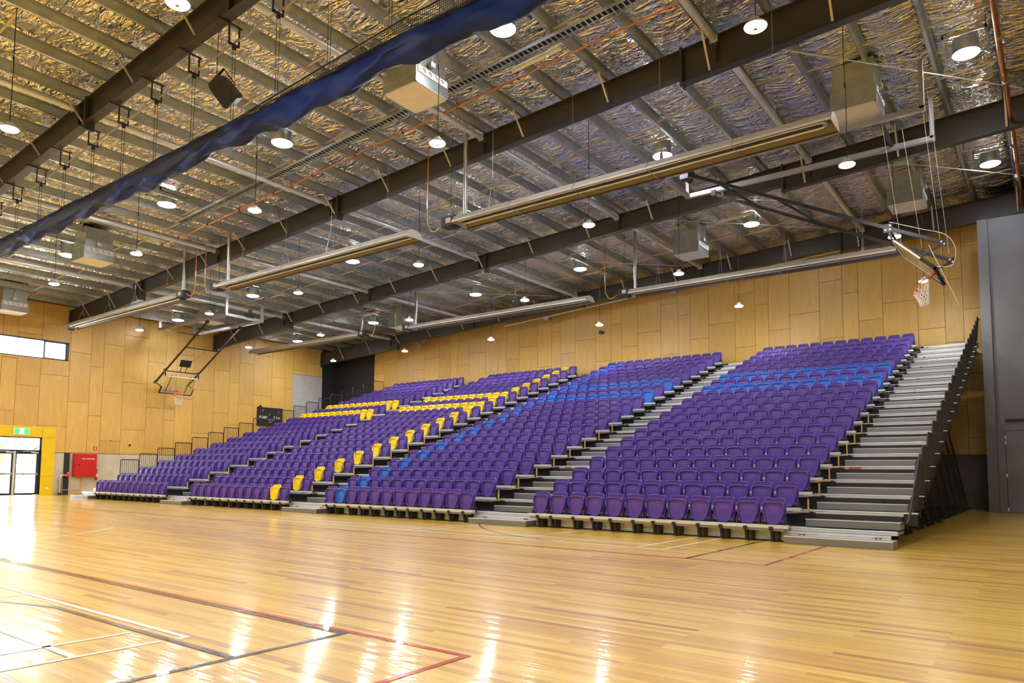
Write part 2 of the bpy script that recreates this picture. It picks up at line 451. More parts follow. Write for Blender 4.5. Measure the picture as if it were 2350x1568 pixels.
# plywood panelling with real joints; repeats every four boards as in the hall
def panels(axis, const, start, period, cols, vstep, a0, a1, zlo, zhi, holes=(), face=1, thick=.018):
    m = MB(); tones = []; rnd = random.Random(11); g = .015
    def piece(p, q, z0, z1):
        rects = [(p, q, z0, z1)]
        for (h0, h1, k0, k1) in holes:
            nr = []
            for (a, b, c, d) in rects:
                if b <= h0 or a >= h1 or d <= k0 or c >= k1: nr.append((a, b, c, d)); continue
                if a < h0: nr.append((a, h0, c, d))
                if b > h1: nr.append((h1, b, c, d))
                a2, b2 = max(a, h0), min(b, h1)
                if c < k0: nr.append((a2, b2, c, k0))
                if d > k1: nr.append((a2, b2, k1, d))
            rects = nr
        t = rnd.random()
        for (a, b, c, d) in rects:
            if b - a < .02 or d - c < .02: continue
            zt = (zhi(a) if callable(zhi) else zhi); zt2 = (zhi(b) if callable(zhi) else zhi)
            d1 = min(d, zt); d2 = min(d, zt2)
            if axis == 'y':   # wall along y, at x=const facing +x
                x0, x1 = const, const + thick
                vs = [(x0, a, c), (x1, a, c), (x1, b, c), (x0, b, c), (x0, a, d1), (x1, a, d1), (x1, b, d2), (x0, b, d2)]
            else:             # wall along x, at y=const facing -y
                y0, y1 = const - thick, const
                vs = [(a, y0, c), (b, y0, c), (b, y1, c), (a, y1, c), (a, y0, d1), (b, y0, d2), (b, y1, d2), (a, y1, d1)]
            m.add(vs, [(0, 3, 2, 1), (4, 5, 6, 7), (0, 1, 5, 4), (1, 2, 6, 5), (2, 3, 7, 6), (3, 0, 4, 7)])
            tones.extend([t] * 8)
    n0 = int(math.floor((a0 - start) / period)) - 1
    p = start + n0 * period; i = 0
    while p < a1:
        w, zj = cols[i % 4]
        q = p + w
        A, B = max(p, a0), min(q, a1)
        if B - A > .03:
            js = []; z = zj
            while z > zlo: z -= vstep
            z += vstep
            while z < 13: js.append(z); z += vstep
            zs = [zlo] + [t for t in js if t > zlo + .05] + [14]
            for c, d in zip(zs[:-1], zs[1:]):
                zt = zhi(A) if callable(zhi) else zhi
                if c > zt - .05: break
                piece(A + g / 2, B - g / 2, c + g / 2, d - g / 2)
        p = q; i += 1
        if i % 4 == 0: n0 += 1; p = start + n0 * period
    return m, tones
def wall_panels(name, m, tones, parent):
    o = part(name, m, M['ply'], parent)
    at = o.data.attributes.new('tone', 'FLOAT_COLOR', 'POINT')
    flat = []
    for t in tones: flat += [t, (t * 7.3) % 1, (t * 3.1) % 1, 1]
    at.data.foreach_set('color', flat)
    return o
# left wall: openings for the high window band and the doors
def zwl(y): return top(XL) + .22
wl = thing('wall_left', 'end wall with plywood boards above pale blockwork', 'wall', (XL, 0, 0), kind='structure')
WY0, WY1, WZ0, WZ1 = -13.0, 1.0, 6.80, 7.76
DY0, DY1, DZ = -2.22, .0, 2.86
mb = MB()
for a, b, c, d in ((YF, WY0, 0, 11), (WY1, YB, 2.1, 11), (WY0, WY1, WZ1, 11), (WY0, DY0 - .6, 0, WZ0), (DY0 - .6, WY1, 3.4, WZ0), (.6, WY1, 2.1, 3.4)):
    mb.box(XL - .28, XL - .006, a, b, c, min(d, zwl(0) + .2))
part('wall_backing', mb, M['gap'], wl)
lcols = [(1.30, 8.61), (1.0, 7.33), (.64, 6.68), (1.04, 7.97)]
pm, tn = panels('y', XL - .006, -.23, 3.98, lcols, 2.58, YF, 17.0, 2.12, zwl, holes=[(WY0, WY1, WZ0, WZ1), (DY0 - .6, .6, 0, 3.39), (14.63, 17.05, 0, 7.74)])
wall_panels('plywood_boards', pm, tn, wl)
mb = MB().box(XL - .28, XL, .6, 17.0, 0, 2.1).box(XL - .28, XL, YF, DY0 - .6, 0, 2.1)
part('blockwork', mb, M['conc'], wl)
part('grey_infill', MB().box(XL - .004, XL + .012, 14.64, 17.0, 2.12, 7.72), M['lgrey'], wl, label='light grey infill panel')
part('dark_column', MB().box(XL, XL + .05, 1.05, 1.30, 0, 2.12), M['dark'], wl)
part('skirting', MB().box(XL, XL + .02, .6, 1.05, 0, .07).box(XL, XL + .02, 1.3, 17, 0, .07), M['plyedge'], wl)

# back wall
def zwb(x): return top(x) + .3
wb = thing('wall_back', 'long plywood boarded wall behind the grandstand', 'wall', (0, YB, 0), kind='structure')
mb = MB().add([(XL - .3, YB + .002, 0), (XR + .3, YB + .002, 0), (XR + .3, YB + .002, zwb(XR) + .3), (XL - .3, YB + .002, zwb(XL) + .1),
               (XL - .3, YB + .25, 0), (XR + .3, YB + .25, 0), (XR + .3, YB + .25, zwb(XR) + .3), (XL - .3, YB + .25, zwb(XL) + .1)],
              [(0, 1, 2, 3), (7, 6, 5, 4), (0, 4, 5, 1), (1, 5, 6, 2), (2, 6, 7, 3), (3, 7, 4, 0)])
part('wall_backing', mb, M['gap'], wb)
bcols = [(1.275, 8.41), (.94, 7.16), (.62, 9.05), (.925, 7.79)]
pm, tn = panels('x', YB, -31.34, 3.76, bcols, 2.53, -32.25, 2.4, 2.09, zwb)
wall_panels('plywood_boards', pm, tn, wb)
part('dark_base', MB().box(-32.25, 2.6, YB - .02, YB, 0, 2.08), M['dgr'], wb)
# dark recess in the corner
wc = solo('wall_corner', MB().box(XL, -32.25, YB - .05, YB, 0, 10.2).box(XL - .02, XL + .03, 17.0, YB, 0, 9.7).box(-35.24, -35.18, YB - .08, YB - .05, 0, 9.4), M['dark'], 'near black panelled corner between the two plywood walls', 'wall', kind='structure')
# charcoal store wall on the right with a door leaf
wr = thing('wall_right', 'charcoal grey flush wall with tall door beside the grandstand', 'wall', (2.3, 16, 0), kind='structure')
part('wall_panel', MB().box(2.60, XR, 16.0, YB - .02, 0, 10.5), M['grwall'], wr)
part('door_jamb', MB().box(2.29, 2.60, 15.93, YB - .02, 0, 10.5), M['grwall'], wr)
part('jamb_bead', MB().box(2.585, 2.61, 15.95, 16.0, 0, 10.5), M['dark'], wr)
part('door_leaf', MB().box(2.86, 3.9, 15.975, 16.0, .01, 2.85), M['grwall'], wr)
part('head_track', MB().box(2.86, 3.9, 15.96, 16.0, 3.17, 3.27), M['dark'], wr)
part('door_seal', MB().box(2.84, 2.86, 15.98, 16.0, 0, 2.87).box(2.84, 3.9, 15.98, 16.0, 2.85, 2.87), M['dark'], wr)
mb = MB()
for z in (2.62, 2.45, 1.30, .12): mb.box(2.83, 2.875, 15.955, 15.975, z - .06, z + .06)
part('paper_tab', mb, M['paper'], wr)
# unseen sides close the hall
solo('wall_front', MB().box(XL - .3, XR + .3, YF - .25, YF, 0, 6.9).box(XL - .3, XR + .3, YF - .25, YF, 9.5, 12.9).box(XL - .3, -32, YF - .25, YF, 6.9, 9.5).box(8, XR + .3, YF - .25, YF, 6.9, 9.5), M['conc'], 'pale wall on the near side of the hall', 'wall', kind='structure')
solo('wall_side', MB().box(XR, XR + .25, YF - .2, YB + .2, 0, 12.9), M['conc'], 'pale wall at the high end of the hall', 'wall', kind='structure')

w2 = thing('fill_window', 'added unseen high window band giving fill light, near side wall', 'window', (-12, YF, 6.9), kind='structure')  # invented window band behind the camera, added to give the hall soft fill
mb = MB()
for k in range(17): mb.box(-32.03 + 2.5 * k, -31.97 + 2.5 * k, YF - .15, YF - .05, 6.9, 9.5)
part('window_frame', mb.box(-32, 8, YF - .15, YF - .05, 6.9, 6.97).box(-32, 8, YF - .15, YF - .05, 9.43, 9.5), M['frame'], w2)
part('pane', MB().box(-32, 8, YF - .11, YF - .10, 6.95, 9.45), M['tinted'], w2)
# window band
wn = thing('window_1', 'long dark framed high strip window in the plywood end wall', 'window', (XL, 0, WZ0), kind='structure')
mb = MB(); fx0, fx1 = XL - .20, XL - .03
mb.box(fx0, fx1, WY0, WY1, WZ0, WZ0 + .055).box(fx0, fx1, WY0, WY1, WZ1 - .055, WZ1).box(fx0, fx1, WY1 - .07, WY1, WZ0, WZ1).box(fx0, fx1, WY0, WY0 + .07, WZ0, WZ1)
for y in (-.10, -3.0, -5.9, -8.8): mb.box(fx0, fx1, y - .035, y + .035, WZ0, WZ1)
mb.box(XL - .17, XL - .05, -.06, .93, WZ0 + .05, WZ0 + .09).box(XL - .17, XL - .05, -.06, .93, WZ1 - .09, WZ1 - .05).box(XL - .17, XL - .05, .86, .93, WZ0 + .05, WZ1 - .05)
part('window_frame', mb, M['frame'], wn)
part('pane', MB().box(XL - .125, XL - .115, WY0 + .05, WY1 - .05, WZ0 + .04, WZ1 - .04), M['glass'], wn)
part('reveal', MB().box(XL - .28, XL, WY1 - .0, WY1 + .02, WZ0, WZ1).box(XL - .28, XL, WY0, WY1, WZ0 - .02, WZ0), M['white'], wn)

# doors with yellow surround
ds = thing('trim_1', 'bright yellow panelled surround around the glazed doors', 'door surround', (XL, 0, 0), kind='structure')
mb = MB(); g = .006
mb.box(XL - .26, XL + .05, g, .6, 0, .93 - g).box(XL - .26, XL + .05, g, .6, .93 + g - .006, 2.86 - g)
mb.box(XL - .26, XL + .05, g, .6, 2.86, 3.39)
for a, b in ((-1.33, -.006), (-2.22, -1.336), (-2.82, -2.226)): mb.box(XL - .26, XL + .05, a, b, 2.86, 3.39)
mb.box(XL - .26, XL + .05, -2.82, -2.226, 0, 2.855)
part('yellow_panel', mb, M['yel'], ds)
part('joint_shadow_backing', MB().box(XL - .255, XL + .044, 0, .595, .02, 3.38).box(XL - .255, XL + .044, -2.8, 0, 2.862, 3.38), M['frame'], ds)
part('power_outlet', MB().box(XL + .05, XL + .062, .26, .40, .30, .38), M['white'], ds)
dr = thing('door_1', 'pair of glazed doors with steel push bars and glass above', 'door', (XL, -1.12, 0), kind='structure')
x0, x1 = XL - .17, XL - .08
mb = MB().box(x0, x1, DY0, DY1, DZ - .05, DZ).box(x0, x1, DY0, DY1, 2.12, 2.22).box(x0, x1, DY1 - .05, DY1, 0, DZ).box(x0, x1, DY0, DY0 + .05, 0, DZ)
part('door_frame', mb, M['frame'], dr)
part('transom_pane', MB().box(x0 + .04, x0 + .05, DY0 + .05, DY1 - .05, 2.22, DZ - .05), M['glass'], dr)
for a, b in ((DY0 + .05, -1.125), (-1.115, DY1 - .05)):
    lf = part('door_leaf', MB().box(x0 + .02, x1 - .01, a, a + .11, .01, 2.12).box(x0 + .02, x1 - .01, b - .11, b, .01, 2.12).box(x0 + .02, x1 - .01, a + .11, b - .11, .01, .12)
              .box(x0 + .02, x1 - .01, a + .11, b - .11, 2.02, 2.12), M['frame'], dr)
    part('pane', MB().box(x0 + .04, x0 + .05, a + .11, b - .11, .12, 2.02), M['glass'], lf)
    part('push_bar', MB().box(x1 + .02, x1 + .07, a + .05, b - .05, 1.0, 1.09).box(x1 - .01, x1 + .03, a + .06, a + .12, .99, 1.10).box(x1 - .01, x1 + .03, b - .12, b - .06, .99, 1.10), M['pushb'], lf)
    part('door_closer', MB().box(x1, x1 + .06, b - .36, b - .05, 2.07, 2.13).box(x1 + .02, x1 + .04, a + .35, b - .2, 2.14, 2.16), M['nose'], lf)
part('centre_post', MB().box(x1 - .01, x1 + .06, -1.165, -1.075, 0, 2.15), M['nose'], dr)
ex = thing('exit_sign', 'green and white illuminated running figure exit sign above doors', 'exit sign', (XL + .05, -.92, 2.97))
part('housing', MB().box(XL + .05, XL + .10, -1.26, -.58, 2.955, 3.285), M['white'], ex)
part('green_field', MB().box(XL + .10, XL + .104, -1.22, -1.02, 2.99, 3.25), M['green'], ex)
part('green_field', MB().box(XL + .10, XL + .104, -.82, -.62, 2.99, 3.25), M['green'], ex)
part('white_field', MB().box(XL + .10, XL + .104, -1.02, -.82, 2.99, 3.25), M['exitw'], ex)
mb = MB(); X = XL + .106
for a, b, w in (((-.905, 3.18), (-.925, 3.10), .03), ((-.925, 3.10), (-.89, 3.05), .022), ((-.89, 3.05), (-.90, 3.01), .018), ((-.925, 3.10), (-.96, 3.05), .022), ((-.96, 3.05), (-.99, 3.05), .018), ((-.905, 3.17), (-.87, 3.13), .014), ((-.915, 3.17), (-.95, 3.14), .014)):
    mb.bar((X, a[0], a[1]), (X, b[0], b[1]), .004, w, up=(0, 0, 1))
mb.tube([(X - .002, -.893, 3.215), (X + .002, -.893, 3.215)], .018, 10)
part('running_figure', mb, M['green'], ex)

# outdoors seen through the glass
og = solo('ground_outside', MB().box(-90, XL - .4, -40, 40, -.3, -.05), M['grass'], 'sunlit paving outside the glazed doors', 'ground', kind='structure')
for i, (x, y, h, w) in enumerate(((-58, -4, 7.5, 5), (-60, 6, 8.5, 6), (-62, -14, 8, 6), (-57, 14, 7, 5), (-66, 1, 10, 6))):
    t = thing('tree', ORD[i] + ' leafy tree beyond the glazed doors, %s one' % ('nearest', 'rounded', 'broad', 'low', 'tallest')[i], 'tree', (x, y, -.05), 'trees outside the doors')
    part('trunk', MB().tube([(x, y, -.05), (x + .1, y, h * .5)], [.25, .15], 8), M['plyedge'], t)
    m = MB(); rn = random.Random(i)
    for k in range(420):
        a = rn.random() * 2 * pi; q = rn.random() ** .5; zz = rn.random()
        rad = w * .5 * q * sin(pi * (.15 + .8 * zz)) + .3
        p = Vector((x + rad * cos(a), y + rad * sin(a), h * .25 + zz * h * .75)); s = .35 + .35 * rn.random()
        u = Vector((rn.random() - .5, rn.random() - .5, rn.random() - .5)).normalized(); v = u.orthogonal().normalized()
        m.add([p - u * s, p + v * s * .6, p + u * s, p - v * s * .6], [(0, 1, 2, 3)])
    part('crown', m, M['leaf'], t)
fn = thing('fence', 'pale post and rail fence outside the doors', 'fence', (-47, 0, -.05))
part('rail', MB().box(-47, -46.95, -12, 12, 1.1, 1.2), M['lgrey'], fn)
for k in range(9): part('post', MB().box(-47.04, -46.96, -12 + 3 * k - .04, -12 + 3 * k + .04, -.05, 1.25), M['lgrey'], fn)

# ------------------------------------------------------------------ roof steel
def beam_prof(mb, x0, x1, y, dep0, dep1):
    fwd, ft, wt = .11, .022, .008
    def seg(za0, za1, zb0, zb1, hw):
        mb.add([(x0, y - hw, za0), (x1, y - hw, zb0), (x1, y + hw, zb0), (x0, y + hw, za0), (x0, y - hw, za1), (x1, y - hw, zb1), (x1, y + hw, zb1), (x0, y + hw, za1)],
               [(0, 3, 2, 1), (4, 5, 6, 7), (0, 1, 5, 4), (1, 2, 6, 5), (2, 3, 7, 6), (3, 0, 4, 7)])
    t0, t1 = top(x0), top(x1)
    seg(t0 - ft, t0, t1 - ft, t1, fwd)
    seg(t0 - dep0, t0 - dep0 + ft, t1 - dep1, t1 - dep1 + ft, fwd)
    seg(t0 - dep0 + ft, t0 - ft, t1 - dep1 + ft, t1 - ft, wt)
RAF = [-22.8, -14.85, -6.9, 1.05, 9.0, 16.95]
RN = {-22.8: 'behind the camera', -14.85: 'above the camera', -6.9: 'above the blue divider curtain', 1.05: 'above the front seat rows', 9.0: 'above the middle seat rows', 16.95: 'beside the plywood back wall'}
PX = [PX0 + PSP * k for k in range(-21, 14)]
for y in RAF:
    t = thing('roof_beam', 'long dark steel I-beam ' + RN[y], 'beam', (XL, y, top(XL) - .9), 'main roof beams', 'structure')
    mb = MB()
    beam_prof(mb, XL + .05, -28.5, y, .88, .84)
    beam_prof(mb, -28.5, -14.9, y, .66, .62)
    beam_prof(mb, -14.9, -2.5, y, .62, .64)
    beam_prof(mb, -2.5, XR, y, .84, .86)
    part('web_and_flanges', mb, M['beam'], t)
    mb = MB()
    for x, d in ((-28.5, .90), (-14.9, .80), (-2.5, .90)):
        mb.box(x - .03, x + .03, y - .12, y + .12, top(x) - d, top(x) + .05)
    mb.box(XL + .02, XL + .08, y - .14, y + .14, top(XL) - 1.0, top(XL) + .02)
    part('splice_plate', mb, M['beam'], t)
    mb = MB()
    for sx in (-1.65, -8.5, -15.3, -22.25, -29.1, 5.2):
        mb.box(sx - .006, sx + .006, y - .105, y + .105, top(sx) - .62, top(sx) - .02)
    part('stiffener', mb, M['beam'], t)
    if y < -14: continue
    for k in range(-11, 5):
        x = PX0 + 2 * PSP * k
        if x < XL + .3: continue
        d = .84 if (x < -28.5 or x > -2.5) else .62
        a = (x, y - .62, top(x) + .05); b = (x, y - .10, top(x) - d + .05)
        part('fly_brace', MB().bar(a, b, .008, .05, up=(1, 0, 0)).bar((x + .02, y - .62, top(x) + .05), (x + .02, y - .10, top(x) - d + .05), .04, .006, up=(1, 0, 0)), M['beige'], t)

zp = [(-.075, 0), (.0, 0), (.0, .006), (-.069, .006)]
def purlin_mesh():
    mb = MB(); y0, y1 = YF, YB
    for (a, b, c, d) in ((-.07, 0, 0, .006), (0, .006, 0, PH), (0, .07, PH - .006, PH), (-.07, -.064, 0, .03)):
        mb.box(a, b, y0, y1, c, d)
    for y in RAF:
        mb.box(.006, .012, y - .9, y + .9, .02, PH - .02)
        mb.box(-.008, -.002, y - .04, y + .04, -.01, PH - .03)
    return mb
pme = purlin_mesh().mesh('purlin', M['galv'])
PXs = [x for x in PX if x < XR - .2]
for i, x in enumerate(PXs):
    o = mkobj('roof_purlin', pme, (x, 0, top(x)))
    tag(o, 'galvanised roof purlin, %s from the plywood end wall' % ORD[i], 'purlin', 'roof purlins', 'structure')
bays = [(-14.85, -6.9, 'between the camera and the curtain beam'), (-6.9, 1.05, 'between the curtain beam and front seats beam'), (1.05, 9.0, 'between the front and middle seats beams'), (9.0, 16.95, 'between the middle seats beam and back wall beam')]
for (a, b, nm) in bays:
    for f in (.335, .67):
        y = a + (b - a) * f
        mb = MB()
        rn = random.Random(int(a * 10 + f * 100))
        for i in range(len(PXs) - 1):
            xa, xb = PXs[i] + .01, PXs[i + 1]
            yo = y + (.0 if i % 2 else .28)
            za, zb = top(xa) + .05, top(xb) + .05
            mb.bar((xa, yo, za), (xb, yo, zb), .05, .03)
        solo('roof_bridging', mb, M['beige'], 'thin pale bridging bars, %s line %s' % ('first' if f < .5 else 'second', nm), 'bridging', (XL, y, top(XL)), 'purlin bridging', 'structure')
    for sx in (-1.65, -8.5, -15.3, -22.25, -29.1, 5.2):
        z = top(sx) - .16
        t = thing('roof_strut', 'round galvanised strut tube %s, %s' % (nm, {-1.65: 'second from the high end', -8.5: 'third from the high end', -15.3: 'over mid hall', -22.25: 'second from the end wall', -29.1: 'nearest the end wall', 5.2: 'nearest the high end'}[sx]), 'strut', (sx, a, z), 'roof strut tubes', 'structure')
        part('tube', MB().tube([(sx, a + .22, z), (sx, b - .22, z)], .082, 14), M['strut'], t, True)
        part('end_plate', MB().box(sx - .10, sx + .10, b - .24, b - .225, z - .1, z + .1).box(sx - .008, sx + .008, b - .23, b - .01, z - .09, z + .09).box(sx - .10, sx + .10, a + .225, a + .24, z - .1, z + .1).box(sx - .008, sx + .008, a + .01, a + .23, z - .09, z + .09), M['galv'], t)
# bracing rods
for i, (p, q) in enumerate((((-.6, 2.3), (3.9, 8.3)), ((-7.3, 10.3), (-2.8, 15.6)), ((-.1, 10.2), (4.0, 15.4)), ((-14.0, 10.1), (-9.2, 16.0)), ((-21.0, 10.1), (-16.2, 16.0)))):
    za, zb = top(p[0]) - .12, top(q[0]) - .12
    solo('bracing_rod', MB().tube([(p[0], p[1], za), (q[0], q[1], zb)], .016, 6), M['white'], 'thin white diagonal bracing rod, ' + ('over the right end of the front seats', 'over the middle of the back rows', 'over the right end of the back rows', 'left of the middle over the back rows', 'furthest left over the back rows')[i], 'rod', (p[0], p[1], za), 'roof bracing rods')

# ------------------------------------------------------------------ grandstand
PITCH, RISE, TREAD = .5, .30308, .87935
BX = {'D': 0.0, 'C': -7.839, 'B': -15.675, 'A': -23.502}
NR = 21
XG0, XG1 = -31.36, 1.86
gs = thing('grandstand', 'telescopic tiered seating stand with aluminium steps along the back wall', 'grandstand', (-15, 0, 0))
aisles = [(0.02, 1.86), (-7.82, -6.02), (-15.655, -13.86), (-23.48, -21.70), (-31.36, -29.52)]
blocks = [(BX[b] - 6.0, BX[b]) for b in 'DCBA']
dk = {}
for k in range(NR):
    y0 = -.23 + TREAD * k; z = .255 + RISE * k
    mb = MB().box(XG0 + .02, XG1 - .02, y0 + .36, y0 + TREAD + .30, z - .045, z)
    for a, b in blocks: mb.box(a + .02, b - .02, y0 + .02, y0 + .37, z - .045, z + .01)
    part('deck', mb, M['deckm'], gs)
    part('riser', MB().box(XG0 + .03, XG1 - .03, y0 + TREAD + .27, y0 + TREAD + .30, z, z + RISE - .05), M['riserm'], gs)
    # aisle nosing: two-lip extrusion
    ya = .08 + TREAD * k; zn = .285 + RISE * k
    for a, b in aisles:
        prof = [(ya + .10, zn), (ya + .004, zn), (ya, zn - .006), (ya, zn - .022), (ya + .007, zn - .026), (ya + .007, zn - .072), (ya + .10, zn - .072)]
        part('aisle_nosing', MB().prism(prof, 'x', a, b), M['nose'], gs)
        if k < NR - 1:
            ys = .50 + TREAD * k; zs = .43 + RISE * k
            s = part('half_step', MB().box(a + .17, b - .01, ys, ys + .46, zs - .145, zs - .012), M['alu'], gs)
            part('step_nosing', MB().box(a + .165, b - .005, ys - .006, ys + .04, zs - .016, zs), M['nose'], s)
    for a, b in blocks:
        zr = .325 + RISE * k; yr = y0
        prof = [(yr + .12, zr), (yr, zr), (yr - .002, zr - .05), (yr + .004, zr - .068), (yr + .12, zr - .068)]
        part('seat_rail', MB().prism(prof, 'x', a - .03, b + .05), M['nose'], gs)
        if 0 < k < 9:
            pe = MB().box(b + .05, b + .20, yr + .0, yr + .03, zr - .082, zr - .068).box(b + .19, b + .215, yr, yr + .04, zr - .075, zr + .19).box(b - .1, b + .21, yr + .005, yr + .1, zr - .09, zr - .069)
            part('plywood_end', pe, M['plyedge'], gs)
        if k:
            part('end_post', MB().box(b + .20, b + .26, yr + .10, yr + .16, zr - RISE - .02, zr - .07).box(b + .04, b + .30, yr + .08, yr + .18, zr - .12, zr - .085), M['black'], gs)
            part('end_post', MB().box(a - .14, a - .09, yr + .10, yr + .16, zr - RISE, zr - .07), M['black'], gs)
# front fascia and legs
mb = MB()
mb.box(XG0 + .1, XG1 - .1, .06, .09, .018, .205).box(XG0 + .1, XG1 - .1, .045, .06, .175, .195).box(XG0 + .1, XG1 - .1, .045, .06, .022, .04)
part('front_fascia', mb, M['fascia'], gs)
part('fascia_trim', MB().box(XG0 + .1, XG1 - .1, .07, .12, 0.0, .018).box(XG0 + .1, XG1 - .1, .09, .14, .19, .215), M['black'], gs)
for a, b in blocks:
    for dx in (-5.75, -5.37, -4.75, -4.25, -3.78, -3.22, -2.74, -2.27, -1.74, -1.26, -.76, -.26):
        x = b + dx
        part('front_leg', MB().add([(x - .025, -.235, .27), (x + .025, -.235, .27), (x + .025, -.12, .27), (x - .025, -.12, .27), (x - .025, -.165, .0), (x + .025, -.165, .0), (x + .025, -.05, .0), (x - .025, -.05, .0)],
             [(0, 1, 2, 3), (7, 6, 5, 4), (4, 5, 1, 0), (5, 6, 2, 1), (6, 7, 3, 2), (7, 4, 0, 3)]).box(x - .04, x + .04, -.245, -.235, .22, .29).box(x + .03, x + .10, -.16, .085, .02, .24), M['black'], gs)
# understructure visible at the right end
for k in range(2, NR, 2):
    y = -.1 + TREAD * k; zt = .20 + RISE * k
    for s, xb in ((-1, 1.52), (1, XG0 + .34)):
        xt = xb + s * .18 * min(zt, 6.2)
        part('support_leg', MB().bar((xb, y, .06), (xt, y, zt), .07, .06, up=(0, 1, 0)), M['black'], gs)
        part('wheel_carriage', MB().box(min(xb, xb + s * 1.6) if s > 0 else xb - 1.2, max(xb, xb + 1.2) if s > 0 else xb + .12, y - .05, y + .05, .03, .12).tube([(xb - .03, y - .10, .06), (xb + .03, y - .10, .06)], .058, 12).tube([(xb - .03, y + .10, .06), (xb + .03, y + .10, .06)], .058, 12), M['black'], gs)
        if zt > 1.2:
            part('cross_brace', MB().bar((xt + .02, y + .02, zt * .62), (xb - s * -.1, y + TREAD, .25), .03, .006, up=(1, 0, 0)), M['black'], gs)
for k in range(1, NR):
    yy = .08 + TREAD * k; zn = .285 + RISE * k
    part('deck_end_cap', MB().box(XG1 - .02, XG1 + .20, yy, yy + .10, zn - .24, zn - .02), M['black'], gs)
    part('deck_end_trim', MB().box(XG1 - .02, XG1 + .22, yy - .006, yy + .11, zn - .02, zn + .004), M['nose'], gs)
# guard rails either side
def guard(x, k, lean):
    y0 = .12 + TREAD * (k + .82); y1 = y0 + TREAD - .03
    zb = .33 + RISE * k; zt = 1.77 + RISE * (k - 1)
    def P(y, z): return (x + lean * (z - zb), y, z)
    r = .05
    path = [P(y0, zb), P(y0, zt - r), P(y0 + r * .3, zt - r * .3), P(y0 + r, zt), P(y1 - r, zt), P(y1 - r * .3, zt - r * .3), P(y1, zt - r), P(y1, zb)]
    g = part('guard_rail', MB().tube(path, .021, 8).tube([P(y0, zb + .18), P(y1, zb + .18)], .012, 6), M['black'], gs, True)
    mb = MB()
    for j in range(1, 9):
        y = y0 + (y1 - y0) * j / 9
        mb.tube([P(y, zb + .18), P(y, zt)], .009, 5)
    part('baluster', mb, M['black'], g)
for k in range(1, NR): guard(XG0 + .02, k, 0)
for k in range(1, NR + 1): guard(XG1 + .10, k - .6, .085)
part('lower_rail', MB().tube([(1.99, .25, .42), (2.02, .32, .50), (2.14, 1.0, 1.70)], .02, 8), M['black'], gs)
part('warning_sticker', MB().box(.35, .62, .08 + TREAD * 4 - .002, .08 + TREAD * 4, .285 + RISE * 4 - .065, .285 + RISE * 4 - .03).box(-7.45, -7.22, .08 + TREAD * 4 - .002, .08 + TREAD * 4, .285 + RISE * 4 - .065, .285 + RISE * 4 - .03), M['redp'], gs)

# loose floor-level steps
for i, (a, b) in enumerate(((0.02, 1.862), (-7.78, -5.98), (-15.6, -13.85), (-23.3, -21.75), (-31.35, -29.6))):
    lab = ('at the foot of the right-hand outer stairs', 'at the foot of the aisle beside the rightmost seat block', 'at the foot of the central aisle', 'at the foot of the second aisle from the left', 'at the left end of the stand')[i]
    t = thing('floor_step', 'low aluminium box step ' + lab, 'step', ((a + b) / 2, -.39, 0), 'floor steps')
    part('body', MB().box(a, b, -.39, .06, .002, .135), M['alu'], t)
    part('nosing', MB().box(a - .003, b + .003, -.395, -.34, .128, .145).box(a, b, -.05, .06, .135, .142), M['nose'], t)
    mb = MB()
    for x in (a + .22, b - .3): mb.box(x - .05, x - .02, .0, .04, .142, .16).box(x + .02, x + .05, .0, .04, .142, .16)
    part('latch', mb, M['black'], t)

# ------------------------------------------------------------------ seats
def loop_shape(n, pts):
    # closed smooth outline through (x,z) control points, mirrored; Catmull-Rom
    full = pts + [(-x, z) for x, z in reversed(pts) if abs(x) > 1e-6]
    k = len(full); out = []
    for i in range(n):
        t = i / n * k; j = int(t); f = t - j
        p = [full[(j + q - 1) % k] for q in range(4)]
        def cr(a, b, c, d): return .5 * ((2 * b) + (-a + c) * f + (2 * a - 5 * b + 4 * c - d) * f * f + (-a + 3 * b - 3 * c + d) * f ** 3)
        out.append((cr(*[q[0] for q in p]), cr(*[q[1] for q in p])))
    return out
def loft(loops, cap0=True, cap1=True):
    mb = MB(); n = len(loops[0]); vs = [v for l in loops for v in l]; fs = []
    for i in range(len(loops) - 1):
        fs += [(i * n + j, i * n + (j + 1) % n, (i + 1) * n + (j + 1) % n, (i + 1) * n + j) for j in range(n)]
    if cap0: fs.append(tuple(range(n))[::-1])
    if cap1: fs.append(tuple((len(loops) - 1) * n + j for j in range(n)))
    return mb.add(vs, fs)
PAN = loop_shape(34, [(0, .768), (.10, .765), (.165, .757), (.200, .732), (.211, .685), (.209, .62), (.197, .54), (.175, .465), (.150, .40), (.118, .358), (.065, .337), (0, .331)])
def lean(z): return -.118 + (z - .33) * .085        # folded pan leans slightly back
def scl(sh, s, cz=.56, sz=None): return [(x * s, cz + (z - cz) * (sz or s)) for x, z in sh]
def pan_mb():
    L = []
    for s, dy in ((.93, .044), (1.0, .034), (1.005, -.012), (.985, -.030), (.925, -.032), (.895, .014), (.84, .018), (.5, .006), (.2, .002)):
        L.append([(x, lean(z) + dy, z) for x, z in scl(PAN, s)])
    mb = loft(L)
    for sx in (-1, 1):   # hinge lobes
        mb.tube([(sx * .150, -.085, .392), (sx * .198, -.085, .392)], .036, 10)
    return mb
BACK = loop_shape(30, [(0, .842), (.11, .840), (.178, .832), (.205, .800), (.222, .70), (.226, .60), (.222, .50), (.215, .43), (.16, .41), (0, .405)])
def bl(z): return -.062 + (z - .42) * .155
def back_mb():
    L = []
    for s, dy in ((.96, .032), (1.0, .024), (1.0, .002), (.975, -.006), (.90, .004), (.6, .012), (.2, .014)):
        L.append([(x, bl(z) + dy - .012, z) for x, z in scl(BACK, s, .62)])
    return loft(L)
